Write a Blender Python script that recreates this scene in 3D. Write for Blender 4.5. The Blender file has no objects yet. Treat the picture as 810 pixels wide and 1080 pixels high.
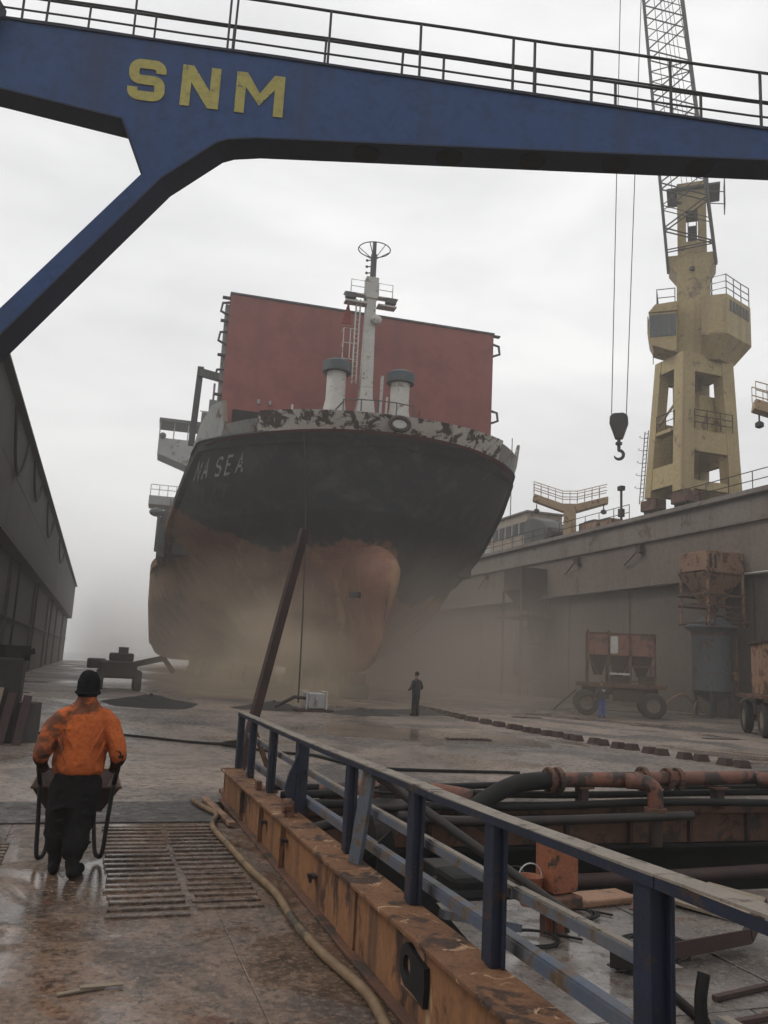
import bpy, bmesh, math, random
from math import sin, cos, pi, radians, sqrt, atan2
from mathutils import Vector, Matrix, noise
random.seed(7)
sc = bpy.context.scene
C = sc.collection
V = Vector

# ------------------------------------------------------------------ camera
AZ, PITCH, ROLL, FPX = radians(18.3086), radians(10.3497), radians(3.0), 880.0
cam = bpy.data.cameras.new('camera'); camo = bpy.data.objects.new('camera', cam); C.objects.link(camo)
_f = V((sin(AZ)*cos(PITCH), cos(AZ)*cos(PITCH), sin(PITCH))); _r0 = V((cos(AZ), -sin(AZ), 0)); _u0 = _r0.cross(_f)
_r = _r0*cos(ROLL) + _u0*sin(ROLL); _u = _u0*cos(ROLL) - _r0*sin(ROLL)
camo.matrix_world = Matrix(((_r.x, _u.x, -_f.x, 0), (_r.y, _u.y, -_f.y, 0), (_r.z, _u.z, -_f.z, 1.95), (0, 0, 0, 1)))
cam.sensor_fit = 'VERTICAL'; cam.sensor_height = 36.0; cam.lens = 36.0*FPX/1080.0
cam.clip_start = 0.05; cam.clip_end = 9000
sc.camera = camo

# ------------------------------------------------------------------ sky and sun
SUN_EL, SUN_AZ = radians(48), radians(-62)          # azimuth measured from +Y towards +X
w = bpy.data.worlds.new('World'); sc.world = w; w.use_nodes = True
nt = w.node_tree; nt.nodes.clear()
N = nt.nodes.new; L = nt.links.new
out = N('ShaderNodeOutputWorld'); bg = N('ShaderNodeBackground')
sky = N('ShaderNodeTexSky'); sky.sky_type = 'NISHITA'; sky.sun_disc = False
sky.sun_elevation = SUN_EL; sky.sun_rotation = SUN_AZ; sky.dust_density = 4.0; sky.air_density = 1.0
hs = N('ShaderNodeHueSaturation'); hs.inputs['Saturation'].default_value = 0.10
L(sky.outputs[0], hs.inputs['Color'])
tc = N('ShaderNodeTexCoord'); mp = N('ShaderNodeMapping'); mp.inputs['Scale'].default_value = (1.6, 1.6, 4.5)
L(tc.outputs['Generated'], mp.inputs['Vector'])
n1 = N('ShaderNodeTexNoise'); n1.inputs['Scale'].default_value = 1.7; n1.inputs['Detail'].default_value = 6; n1.inputs['Roughness'].default_value = 0.5; n1.inputs['Distortion'].default_value = 0.3
L(mp.outputs[0], n1.inputs['Vector'])
rp = N('ShaderNodeValToRGB'); L(n1.outputs['Fac'], rp.inputs[0])
rp.color_ramp.elements[0].position = 0.32; rp.color_ramp.elements[0].color = (7.5, 7.55, 7.7, 1)
rp.color_ramp.elements[1].position = 0.66; rp.color_ramp.elements[1].color = (10.4, 10.4, 10.4, 1)
mx = N('ShaderNodeMixRGB'); mx.inputs[0].default_value = 0.88
L(hs.outputs[0], mx.inputs[1]); L(rp.outputs[0], mx.inputs[2]); L(mx.outputs[0], bg.inputs['Color'])
bg.inputs['Strength'].default_value = 0.105
L(bg.outputs[0], out.inputs['Surface'])
sun = bpy.data.lights.new('sun', 'SUN'); sun.energy = 0.9; sun.angle = radians(18); sun.color = (1, 0.96, 0.9)
suno = bpy.data.objects.new('sun', sun); C.objects.link(suno)
_sd = V((sin(SUN_AZ)*cos(SUN_EL), cos(SUN_AZ)*cos(SUN_EL), sin(SUN_EL)))
suno.rotation_euler = _sd.to_track_quat('Z', 'Y').to_euler()
sc.view_settings.view_transform = 'Standard'; sc.view_settings.look = 'None'
sc.view_settings.exposure = 0.10; sc.view_settings.gamma = 1.0; sc.view_settings.use_curve_mapping = False
cy = sc.cycles
cy.use_denoising = True
try: cy.denoiser = 'OPENIMAGEDENOISE'
except Exception: pass
cy.max_bounces = 6; cy.diffuse_bounces = 3; cy.glossy_bounces = 3; cy.volume_bounces = 4; cy.volume_step_rate = 1.0; cy.volume_max_steps = 96; cy.transmission_bounces = 4
cy.caustics_reflective = False; cy.caustics_refractive = False
cy.sample_clamp_indirect = 4.0

# ------------------------------------------------------------------ materials
MATS = {}
def rgba(c): return (c[0], c[1], c[2], 1.0)
def mat(name, c1, c2=None, scale=1.5, rough=0.7, metal=0.0, rust=None, rust_amt=0.0, rust_scale=2.0, bump=0.15, stretch=(1, 1, 1), rough2=None, fine=None, detail=7, streak=None, spec=0.4, spots=None):
    """weathered paint or steel: two tones mixed by noise, patches of a third (rust or dirt), fine relief"""
    if name in MATS: return MATS[name]
    m = bpy.data.materials.new(name); m.use_nodes = True; t = m.node_tree; MATS[name] = m
    b = t.nodes['Principled BSDF']; b.inputs['Metallic'].default_value = metal; b.inputs['Roughness'].default_value = rough; b.inputs['Specular IOR Level'].default_value = spec
    g = t.nodes.new('ShaderNodeNewGeometry'); mpn = t.nodes.new('ShaderNodeMapping'); mpn.inputs['Scale'].default_value = stretch
    t.links.new(g.outputs['Position'], mpn.inputs['Vector']); vec = mpn.outputs[0]
    def nz(s, d=detail, r=0.6, dist=0.0):
        q = t.nodes.new('ShaderNodeTexNoise'); q.inputs['Scale'].default_value = s; q.inputs['Detail'].default_value = d
        q.inputs['Roughness'].default_value = r; q.inputs['Distortion'].default_value = dist; t.links.new(vec, q.inputs['Vector']); return q.outputs['Fac']
    def ramp(x, a, bb):
        q = t.nodes.new('ShaderNodeMapRange'); q.inputs['From Min'].default_value = a; q.inputs['From Max'].default_value = bb; t.links.new(x, q.inputs['Value']); return q.outputs[0]
    def mix(fac, x, y):
        q = t.nodes.new('ShaderNodeMixRGB'); 
        if isinstance(fac, float): q.inputs[0].default_value = fac
        else: t.links.new(fac, q.inputs[0])
        for i, k in ((1, x), (2, y)):
            if isinstance(k, tuple): q.inputs[i].default_value = rgba(k)
            else: t.links.new(k, q.inputs[i])
        return q.outputs[0]
    c2 = c2 or tuple(x*0.7 for x in c1)
    col = mix(ramp(nz(scale), 0.35, 0.65), tuple(c1), tuple(c2))
    fn = nz(scale*14, 5, 0.7)
    col = mix(ramp(fn, 0.45, 0.8), col, tuple(x*0.62 for x in c2))
    if streak:
        sm = t.nodes.new('ShaderNodeMapping'); sm.inputs['Scale'].default_value = (1.8, 1.8, 0.10); t.links.new(g.outputs['Position'], sm.inputs['Vector'])
        sn = t.nodes.new('ShaderNodeTexNoise'); sn.inputs['Scale'].default_value = streak[1]; sn.inputs['Detail'].default_value = 6; t.links.new(sm.outputs[0], sn.inputs['Vector'])
        col = mix(ramp(sn.outputs['Fac'], 0.52, 0.72), col, tuple(streak[0]))
    if rust:
        rf = ramp(nz(rust_scale, 9, 0.65, 0.4), 0.60-rust_amt*0.55, 0.655-rust_amt*0.55)
        col = mix(rf, col, mix(ramp(nz(rust_scale*5, 4), 0.35, 0.7), tuple(rust), tuple(x*0.45 for x in rust)))
    if spots:
        col = mix(ramp(nz(spots[1], 6, 0.6, 1.2), 0.60, 0.66), col, tuple(spots[0]))
    t.links.new(col, b.inputs['Base Color'])
    if rough2 is not None:
        rr = t.nodes.new('ShaderNodeMapRange'); rr.inputs['From Min'].default_value = 0.40; rr.inputs['From Max'].default_value = 0.62
        rr.inputs['To Min'].default_value = rough; rr.inputs['To Max'].default_value = rough2
        t.links.new(nz(scale*0.8+0.1, 6), rr.inputs['Value']); t.links.new(rr.outputs[0], b.inputs['Roughness'])
    if bump:
        bm_ = t.nodes.new('ShaderNodeBump'); bm_.inputs['Strength'].default_value = bump; bm_.inputs['Distance'].default_value = 0.02
        t.links.new(nz(scale*9, 8, 0.7), bm_.inputs['Height']); t.links.new(bm_.outputs[0], b.inputs['Normal'])
    return m

RUST = (0.17, 0.075, 0.035)
M_blue = mat('blue_paint', (0.030, 0.070, 0.190), (0.025, 0.058, 0.158), 0.35, 0.65, bump=0.08, streak=((0.034, 0.046, 0.090), 0.9), spec=.3)
M_bluedark = mat('blue_paint_shaded', (0.018, 0.025, 0.055), (0.013, 0.018, 0.038), 0.8, 0.7, bump=0.08)  # darker copy of the gantry blue: underside shade put into the colour
M_yellow = mat('yellow_letter_paint', (0.44, 0.38, 0.11), (0.38, 0.33, 0.10), 0.6, 0.7, bump=0.05, rust=(0.2, 0.2, 0.12), rust_amt=0.0, rust_scale=6)
M_railsteel = mat('dark_rail_steel', (0.045, 0.043, 0.042), (0.03, 0.028, 0.027), 6, 0.6, bump=0.1)
M_railblue = mat('blue_rail_paint', (0.010, 0.016, 0.038), (0.009, 0.012, 0.022), 5, 0.55, bump=0.2, rust=(0.05, 0.030, 0.022), rust_amt=0.05, rust_scale=7)
M_railtop = mat('worn_rail_top', (0.22, 0.19, 0.155), (0.17, 0.147, 0.12), 5, 0.6, bump=0.2, rust=(0.08, 0.06, 0.05), rust_amt=0.08, rust_scale=8)
M_midrail = mat('pale_blue_bar', (0.060, 0.080, 0.125), (0.105, 0.105, 0.108), 3, 0.6, bump=0.15, rust=(0.12, 0.08, 0.05), rust_amt=0.12, rust_scale=6)
M_girder = mat('orange_rusty_girder', (0.29, 0.140, 0.062), (0.18, 0.086, 0.044), 1.3, 0.8, bump=0.5, rust=(0.065, 0.036, 0.026), rust_amt=0.11, rust_scale=2.2, stretch=(1, 1, 0.5), streak=((0.060, 0.034, 0.025), 1.5), spots=((0.36, 0.25, 0.14), 1.3), spec=.25)
M_girdertop = mat('girder_flange_rust', (0.20, 0.100, 0.050), (0.12, 0.058, 0.032), 2.5, 0.85, bump=0.6, rust=(0.060, 0.036, 0.026), rust_amt=0.13, rust_scale=3.5, spots=((0.33, 0.21, 0.13), 7.0), spec=.25)
M_rust = mat('rusty_steel', (0.14, 0.065, 0.038), (0.085, 0.042, 0.028), 3, 0.8, bump=0.4, rust=(0.05, 0.032, 0.025), rust_amt=0.15)
M_rustdark = mat('dark_rusty_steel', (0.050, 0.026, 0.021), (0.030, 0.018, 0.016), 3, 0.75, bump=0.3)
M_black = mat('black_rubber_and_shade', (0.010, 0.010, 0.011), (0.016, 0.015, 0.014), 4, 0.7, bump=0.2, spec=.2)  # rubber, and also the painted dark of gaps, holes and recesses
M_hose = mat('tan_hose', (0.19, 0.125, 0.065), (0.12, 0.075, 0.04), 5, 0.65, bump=0.2, rust=(0.05, 0.035, 0.025), rust_amt=0.1)
M_pipered = mat('red_pipe_paint', (0.19, 0.072, 0.042), (0.11, 0.047, 0.032), 2.2, 0.65, bump=0.3, rust=(0.04, 0.026, 0.022), rust_amt=0.2, rust_scale=2.4)
M_darksteel = mat('oily_dark_steel', (0.022, 0.020, 0.019), (0.036, 0.030, 0.026), 3, 0.6, bump=0.3, spec=.25)
M_crane = mat('crane_yellow_paint', (0.38, 0.292, 0.142), (0.32, 0.245, 0.122), 0.4, 0.65, bump=0.05, rust=(0.20, 0.14, 0.09), rust_amt=0.02, rust_scale=0.9, streak=((0.26, 0.19, 0.10), 0.7))
M_cranegrey = mat('crane_grey_steel', (0.085, 0.08, 0.074), (0.065, 0.061, 0.057), 1, 0.6)
M_glass = mat('dull_window_glass', (0.06, 0.07, 0.075), (0.05, 0.06, 0.065), 1, 0.2, bump=0)
M_wall = mat('dock_wall_paint', (0.158, 0.125, 0.105), (0.130, 0.102, 0.086), 0.2, 0.85, bump=0.2, rust=(0.12, 0.092, 0.076), rust_amt=0.0, rust_scale=0.35, streak=((0.115, 0.090, 0.077), 0.5))
M_wallband = mat('dock_wall_band', (0.19, 0.165, 0.145), (0.16, 0.135, 0.118), 0.3, 0.85, bump=0.2, rust=(0.13, 0.095, 0.075), rust_amt=0.03, rust_scale=0.6, streak=((0.13, 0.095, 0.075), 0.6))
M_walllow = mat('dock_wall_lower_shaded', (0.112, 0.090, 0.077), (0.092, 0.073, 0.062), 0.2, 0.9, bump=0.2, streak=((0.075, 0.060, 0.052), 0.5))  # wall paint darkened: the dust's shading low down is put into the colour
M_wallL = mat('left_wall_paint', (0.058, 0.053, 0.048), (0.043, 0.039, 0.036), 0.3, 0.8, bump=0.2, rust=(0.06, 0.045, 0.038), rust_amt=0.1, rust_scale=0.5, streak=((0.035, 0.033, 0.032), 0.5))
M_white = mat('aged_white_paint', (0.50, 0.49, 0.46), (0.42, 0.41, 0.38), 1.2, 0.65, bump=0.1, rust=(0.20, 0.13, 0.08), rust_amt=0.03, rust_scale=2.5)
M_grey = mat('pale_grey_paint', (0.33, 0.335, 0.33), (0.28, 0.285, 0.28), 0.8, 0.7, bump=0.1, rust=(0.20, 0.15, 0.10), rust_amt=0.04, rust_scale=1.2)
M_red = mat('hatch_red_paint', (0.25, 0.082, 0.070), (0.225, 0.074, 0.064), 0.05, 0.75, bump=0.05, streak=((0.18, 0.062, 0.056), 0.5))
M_teal = mat('teal_cap_paint', (0.065, 0.085, 0.095), (0.055, 0.072, 0.08), 1, 0.7)
M_dkgrey = mat('dark_grey_paint', (0.075, 0.078, 0.08), (0.06, 0.062, 0.064), 0.8, 0.7, rust=(0.10, 0.065, 0.045), rust_amt=0.08)
M_tank = mat('blue_grey_tank', (0.085, 0.10, 0.115), (0.07, 0.08, 0.09), 0.8, 0.7, rust=(0.09, 0.06, 0.045), rust_amt=0.08, streak=((0.07, 0.06, 0.055), 0.8))
M_hopred = mat('hopper_faded_red', (0.22, 0.095, 0.070), (0.17, 0.078, 0.060), 1.5, 0.8, rust=(0.10, 0.055, 0.04), rust_amt=0.12)
M_hoptan = mat('hopper_tan_rust', (0.27, 0.16, 0.10), (0.22, 0.125, 0.08), 1.2, 0.8, rust=(0.12, 0.065, 0.04), rust_amt=0.14)
M_orangepost = mat('orange_post_paint', (0.26, 0.088, 0.042), (0.20, 0.070, 0.036), 3, 0.7, bump=0.2, rust=(0.07, 0.04, 0.028), rust_amt=0.08, rust_scale=5)
M_tyre = mat('tyre_rubber', (0.020, 0.019, 0.018), (0.03, 0.028, 0.026), 3, 0.85, bump=0.3)
M_grit = mat('blasting_grit', (0.022, 0.020, 0.018), (0.030, 0.026, 0.023), 3, 0.95, bump=0.6)
M_wood = mat('weathered_wood', (0.24, 0.20, 0.15), (0.17, 0.13, 0.09), 5, 0.8, bump=0.3, stretch=(1, 6, 6))
M_stanchion = mat('grey_green_steel', (0.10, 0.115, 0.12), (0.08, 0.09, 0.095), 0.6, 0.7, rust=(0.11, 0.07, 0.05), rust_amt=0.08)

# ------------------------------------------------------------------ mesh helpers
class MB:
    def __init__(s): s.v = []; s.f = []
    def add(s, vs, fs):
        o = len(s.v); s.v += [V(p) for p in vs]; s.f += [tuple(i+o for i in f) for f in fs]; return s
    def box(s, c, d, rz=0.0, rx=0.0, ry=0.0):
        M = Matrix.Rotation(rz, 3, 'Z') @ Matrix.Rotation(ry, 3, 'Y') @ Matrix.Rotation(rx, 3, 'X')
        c = V(c); vs = [c + M @ V((x*d[0]/2, y*d[1]/2, z*d[2]/2)) for z in (-1, 1) for y in (-1, 1) for x in (-1, 1)]
        return s.add(vs, [(0, 2, 3, 1), (4, 5, 7, 6), (0, 1, 5, 4), (2, 6, 7, 3), (0, 4, 6, 2), (1, 3, 7, 5)])
    def bar(s, a, b, wd, ht, up=(0, 0, 1)):
        a = V(a); b = V(b); d = (b-a).normalized(); up = V(up)
        if abs(d.dot(up)) > 0.99: up = V((0, 1, 0))
        r = d.cross(up).normalized()*wd/2; u = r.cross(d).normalized()*ht/2
        vs = [p + sx*r + sy*u for p in (a, b) for sx, sy in ((-1, -1), (1, -1), (1, 1), (-1, 1))]
        return s.add(vs, [(0, 1, 2, 3), (7, 6, 5, 4), (0, 4, 5, 1), (1, 5, 6, 2), (2, 6, 7, 3), (3, 7, 4, 0)])
    def tube(s, pts, r, n=8, cap=True, closed=False):
        pts = [V(p) for p in pts]; k = len(pts); rs = r if isinstance(r, (list, tuple)) else [r]*k
        tg = []
        for i in range(k):
            a = pts[(i-1) % k] if closed else pts[max(i-1, 0)]; b = pts[(i+1) % k] if closed else pts[min(i+1, k-1)]
            d = b-a; tg.append(d.normalized() if d.length > 1e-9 else V((0, 0, 1)))
        ref = V((0, 0, 1)) if abs(tg[0].z) < 0.9 else V((0, 1, 0))
        x = tg[0].cross(ref).normalized(); vs = []; fs = []
        for i in range(k):
            x = (x - tg[i]*x.dot(tg[i]))
            x = x.normalized() if x.length > 1e-6 else tg[i].orthogonal().normalized()
            y = tg[i].cross(x)
            vs += [pts[i] + (x*cos(2*pi*j/n) + y*sin(2*pi*j/n))*rs[i] for j in range(n)]
        for i in range(k if closed else k-1):
            a = i*n; b = ((i+1) % k)*n
            fs += [(a+j, a+(j+1) % n, b+(j+1) % n, b+j) for j in range(n)]
        if cap and not closed:
            fs.append(tuple(range(n-1, -1, -1))); fs.append(tuple((k-1)*n+j for j in range(n)))
        return s.add(vs, fs)
    def prism(s, poly, T):
        """poly: list of (a,b); T(a,b,side) -> point, side 0 or 1"""
        n = len(poly); vs = [T(a, b, 0) for a, b in poly] + [T(a, b, 1) for a, b in poly]
        return s.add(vs, [tuple(range(n-1, -1, -1)), tuple(range(n, 2*n))] + [(i, (i+1) % n, n+(i+1) % n, n+i) for i in range(n)])
    def lathe(s, prof, c, axis='Z', n=20, cap=True):
        c = V(c); vs = []; k = len(prof)
        for r, h in prof:
            for j in range(n):
                a = 2*pi*j/n; p = (r*cos(a), r*sin(a), h)
                if axis == 'X': p = (p[2], p[0], p[1])
                if axis == 'Y': p = (p[0], p[2], p[1])
                vs.append(c+V(p))
        fs = [(i*n+j, i*n+(j+1) % n, (i+1)*n+(j+1) % n, (i+1)*n+j) for i in range(k-1) for j in range(n)]
        if cap: fs += [tuple(range(n-1, -1, -1)), tuple((k-1)*n+j for j in range(n))]
        return s.add(vs, fs)
    def ball(s, c, r, n=10, sq=(1, 1, 1)):
        prof = [(max(1e-3, sin(pi*i/n)), -cos(pi*i/n)) for i in range(n+1)]
        o = len(s.v); s.lathe(prof, (0, 0, 0), n=n+2, cap=False)
        for i in range(o, len(s.v)): p = s.v[i]; s.v[i] = V(c)+V((p.x*r*sq[0], p.y*r*sq[1], p.z*r*sq[2]))
        return s
    def grid(s, rows):
        k = len(rows[0]); o = len(s.v); s.v += [V(p) for r in rows for p in r]
        s.f += [(o+i*k+j, o+i*k+j+1, o+(i+1)*k+j+1, o+(i+1)*k+j) for i in range(len(rows)-1) for j in range(k-1)]; return s
    def mesh(s, name, org=(0, 0, 0)):
        me = bpy.data.meshes.new(name); o = V(org); me.from_pydata([tuple(p-o) for p in s.v], [], s.f)
        bm = bmesh.new(); bm.from_mesh(me); bmesh.ops.recalc_face_normals(bm, faces=bm.faces); bm.to_mesh(me); bm.free(); me.update(); return me

ORG = {}
def org_of(o): return ORG.get(o.name, V((0, 0, 0))) if o else V((0, 0, 0))
def link(name, me, m, parent=None, smooth=False, bevel=0.0):
    o = bpy.data.objects.new(name, me); C.objects.link(o)
    if m and not me.materials: me.materials.append(m)
    if smooth:
        for p in me.polygons: p.use_smooth = True
        if smooth == 'auto':
            try: me.set_sharp_from_angle(angle=radians(40))
            except Exception: pass
    if parent: o.parent = parent; ORG[o.name] = org_of(parent)
    if bevel: q = o.modifiers.new('bevel', 'BEVEL'); q.width = bevel; q.segments = 2; q.limit_method = 'ANGLE'
    return o
def part(name, mb, m, parent, smooth=False, bevel=0.0):
    """a mesh written in the coordinates of the place, hung under its thing"""
    return link(name, mb.mesh(name, org_of(parent)), m, parent, smooth, bevel)
def tag(o, label=None, cat=None, group=None, kind=None):
    if label: o['label'] = label
    if cat: o['category'] = cat
    if group: o['group'] = group
    if kind: o['kind'] = kind
    return o
def thing(name, label, cat, loc=(0, 0, 0), group=None, local=False, rz=0.0):
    o = bpy.data.objects.new(name, None); C.objects.link(o); o.location = loc; o.rotation_euler = (0, 0, rz); o.empty_display_size = 0.2
    ORG[o.name] = V((0, 0, 0)) if local else V(loc)
    return tag(o, label, cat, group)
def single(name, mb, m, label, cat, group=None, kind=None, smooth=False, bevel=0.0):
    o = link(name, mb.mesh(name), m, None, smooth, bevel); return tag(o, label, cat, group, kind)
def structure(name, mb, m, smooth=False):
    o = link(name, mb.mesh(name), m, None, smooth); o['kind'] = 'structure'; return o
def copy_tree(o, parent=None):
    c = o.copy(); C.objects.link(c); c.parent = parent
    for ch in list(o.children): copy_tree(ch, c)
    return c
def arc(c, r, a0, a1, n, plane='XZ'):
    res = []
    for i in range(n+1):
        a = a0+(a1-a0)*i/n; x, y = r*cos(a), r*sin(a)
        res.append(V(c)+(V((x, 0, y)) if plane == 'XZ' else V((x, y, 0)) if plane == 'XY' else V((0, x, y))))
    return res
def smoothpath(pts, n=6):
    pts = [V(p) for p in pts]; res = []
    for i in range(len(pts)-1):
        p0 = pts[max(i-1, 0)]; p1 = pts[i]; p2 = pts[i+1]; p3 = pts[min(i+2, len(pts)-1)]
        for k in range(n):
            t = k/n; res.append(0.5*((2*p1)+(p2-p0)*t+(2*p0-5*p1+4*p2-p3)*t*t+(3*p1-p0-3*p2+p3)*t**3))
    res.append(pts[-1]); return res
def lerp(a, b, t): return a+(b-a)*t
_ONES = ['', 'first', 'second', 'third', 'fourth', 'fifth', 'sixth', 'seventh', 'eighth', 'ninth', 'tenth', 'eleventh', 'twelfth', 'thirteenth', 'fourteenth', 'fifteenth', 'sixteenth', 'seventeenth', 'eighteenth', 'nineteenth']
def ordinal(n):
    if n < 20: return _ONES[n]
    t_, o_ = divmod(n, 10); w_ = {2: 'twent', 3: 'thirt', 4: 'fort'}[t_]
    return w_+'ieth' if o_ == 0 else w_+'y-'+_ONES[o_]
def table(xs, ys, x):
    if x <= xs[0]: return ys[0]
    for i in range(len(xs)-1):
        if x <= xs[i+1]: return lerp(ys[i], ys[i+1], (x-xs[i])/(xs[i+1]-xs[i]))
    return ys[-1]
# ------------------------------------------------------------------ ground materials
def ground_mat(name, dry, mid, dark, s_big, s_small, wet_lo, wet_hi, wet_cut, bump, stain=None, gritty=1.55, dusty=(0.42, 0.56)):
    m = bpy.data.materials.new(name); m.use_nodes = True; t = m.node_tree; b = t.nodes['Principled BSDF']
    g = t.nodes.new('ShaderNodeNewGeometry')
    def nz(s, d, r, dist=0.0, sc_=(1, 1, 1)):
        mpn = t.nodes.new('ShaderNodeMapping'); mpn.inputs['Scale'].default_value = sc_; t.links.new(g.outputs['Position'], mpn.inputs['Vector'])
        q = t.nodes.new('ShaderNodeTexNoise'); q.inputs['Scale'].default_value = s; q.inputs['Detail'].default_value = d; q.inputs['Roughness'].default_value = r; q.inputs['Distortion'].default_value = dist
        t.links.new(mpn.outputs[0], q.inputs['Vector']); return q.outputs['Fac']
    def rg(x, a, c, lo=0.0, hi=1.0):
        q = t.nodes.new('ShaderNodeMapRange'); q.inputs['From Min'].default_value = a; q.inputs['From Max'].default_value = c
        q.inputs['To Min'].default_value = lo; q.inputs['To Max'].default_value = hi; t.links.new(x, q.inputs['Value']); return q.outputs[0]
    def mix(f, x, y):
        q = t.nodes.new('ShaderNodeMixRGB'); t.links.new(f, q.inputs[0])
        for i, k in ((1, x), (2, y)):
            if isinstance(k, tuple): q.inputs[i].default_value = rgba(k)
            else: t.links.new(k, q.inputs[i])
        return q.outputs[0]
    big = nz(s_big, 8, 0.62, 0.6); med = nz(s_small, 9, 0.68, 0.5, (1.0, 0.75, 1)); fin = nz(s_small*9, 6, 0.7)
    col = mix(rg(big, *dusty), mid, dry)
    col = mix(rg(med, 0.47, 0.60), col, dark)
    col = mix(rg(fin, 0.50, 0.78), col, tuple(x*0.5 for x in dark))
    grit = nz(26, 6, 0.75); grit2 = nz(7.5, 8, 0.7, 0.4)
    col = mix(rg(grit, 0.52, 0.70), col, tuple(min(1, x*gritty) for x in dry)); col = mix(rg(grit2, 0.54, 0.66), col, tuple(x*0.55 for x in dark)); col = mix(rg(grit, 0.46, 0.30), col, tuple(x*0.5 for x in dark))
    if stain: col = mix(rg(nz(s_small*2.4, 7, 0.6, 1.0), 0.60, 0.68), col, stain)
    t.links.new(col, b.inputs['Base Color'])
    wet = nz(s_small*0.55, 7, 0.6, 0.8, (1.0, 0.8, 1))
    wr = rg(wet, wet_cut-0.05, wet_cut+0.07, wet_hi, wet_lo); gm = t.nodes.new('ShaderNodeMath'); gm.operation = 'MULTIPLY'; t.links.new(wr, gm.inputs[0]); t.links.new(rg(grit2, 0.35, 0.65, 0.65, 1.45), gm.inputs[1]); t.links.new(gm.outputs[0], b.inputs['Roughness'])
    bp = t.nodes.new('ShaderNodeBump'); bp.inputs['Distance'].default_value = 0.03; t.links.new(rg(wet, wet_cut-0.04, wet_cut+0.06, bump, bump*0.10), bp.inputs['Strength'])
    ad = t.nodes.new('ShaderNodeMath'); ad.operation = 'ADD'; t.links.new(nz(s_small*4, 8, 0.65), ad.inputs[0]); t.links.new(fin, ad.inputs[1])
    t.links.new(ad.outputs[0], bp.inputs['Height']); t.links.new(bp.outputs[0], b.inputs['Normal'])
    return m
M_floor = ground_mat('dusty_wet_dock_deck', (0.230, 0.176, 0.140), (0.116, 0.097, 0.084), (0.050, 0.044, 0.041), 0.085, 0.30, 0.15, 0.62, 0.53, 0.4, dusty=(0.38, 0.52), gritty=1.2)
M_ramp = ground_mat('muddy_ramp_plate', (0.165, 0.110, 0.078), (0.112, 0.077, 0.057), (0.050, 0.037, 0.030), 0.5, 1.3, 0.10, 0.42, 0.46, 0.8, stain=(0.09, 0.045, 0.028))
M_deckplate = ground_mat('worn_grey_deck', (0.160, 0.142, 0.128), (0.130, 0.114, 0.104), (0.085, 0.073, 0.066), 0.45, 0.7, 0.16, 0.42, 0.48, 0.2, stain=(0.10, 0.052, 0.034), gritty=1.2)
M_flap = ground_mat('dark_flap_plate', (0.050, 0.042, 0.037), (0.038, 0.032, 0.029), (0.024, 0.020, 0.018), 0.6, 2.0, 0.3, 0.65, 0.55, 0.3)
# water
M_sea = bpy.data.materials.new('grey_water'); M_sea.use_nodes = True
_t = M_sea.node_tree; _b = _t.nodes['Principled BSDF']; _b.inputs['Base Color'].default_value = (0.018, 0.021, 0.021, 1); _b.inputs['Roughness'].default_value = 0.12
_g = _t.nodes.new('ShaderNodeNewGeometry'); _n = _t.nodes.new('ShaderNodeTexNoise'); _n.inputs['Scale'].default_value = 1.3; _n.inputs['Detail'].default_value = 5
_t.links.new(_g.outputs['Position'], _n.inputs['Vector']); _bp = _t.nodes.new('ShaderNodeBump'); _bp.inputs['Strength'].default_value = 0.5; _bp.inputs['Distance'].default_value = 0.2
_t.links.new(_n.outputs['Fac'], _bp.inputs['Height']); _t.links.new(_bp.outputs[0], _b.inputs['Normal'])

# ------------------------------------------------------------------ sea, dock floor, ramp, pontoon
m = MB(); S_ = 950; m.add([(-S_, -S_, -2.2), (S_, -S_, -2.2), (S_, S_, -2.2), (-S_, S_, -2.2)], [(0, 1, 2, 3)]); structure('sea_water', m, M_sea)
YD0, YD1, XL, XR = 11.95, 150.0, -4.3, 34.5
m = MB()
rows = []                                     # gently uneven deck so that puddles lie irregularly
ys = [YD0+0.0]+[12.2+0.6*i for i in range(40)]+[36.5+4*i for i in range(29)]
ys[-1] = YD1
xs = [-11+0.65*i for i in range(82)]
for y in ys:
    rows.append([(x, y, 0.010*noise.noise(V((x*0.35, y*0.35, 0)))-0.006) for x in xs])
m.grid(rows); dock_floor = structure('dock_floor', m, M_floor, smooth=True)
m = MB(); m.box((XR/2-2, 12.1, -0.33), (60, 0.26, 0.62)); part('end_plate', m, M_rust, dock_floor)
m = MB(); m.box((XR/2-2, 13.6, -1.9), (60, 0.2, 3.6)); part('recessed_wall', m, M_black, dock_floor)  # set back and blackened: the gap's deep shadow is put into the colour
m = MB(); m.box((XR/2-2, 12.8, -.69), (60, 1.7, 0.06)); part('pontoon_soffit', m, M_black, dock_floor)  # black here too, painting in the shadow under the dock end
for k in range(16):
    x = 2.6+k*1.15
    m = MB(); m.box((x, 11.93, -0.40), (0.06, 0.08, 0.46)); part('end_rib', m, M_rustdark, dock_floor)
m = MB(); m.box((10.3, 11.90, -0.10), (16.0, 0.16, 0.16)); part('end_coaming', m, M_rust, dock_floor, bevel=0.02)
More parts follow.
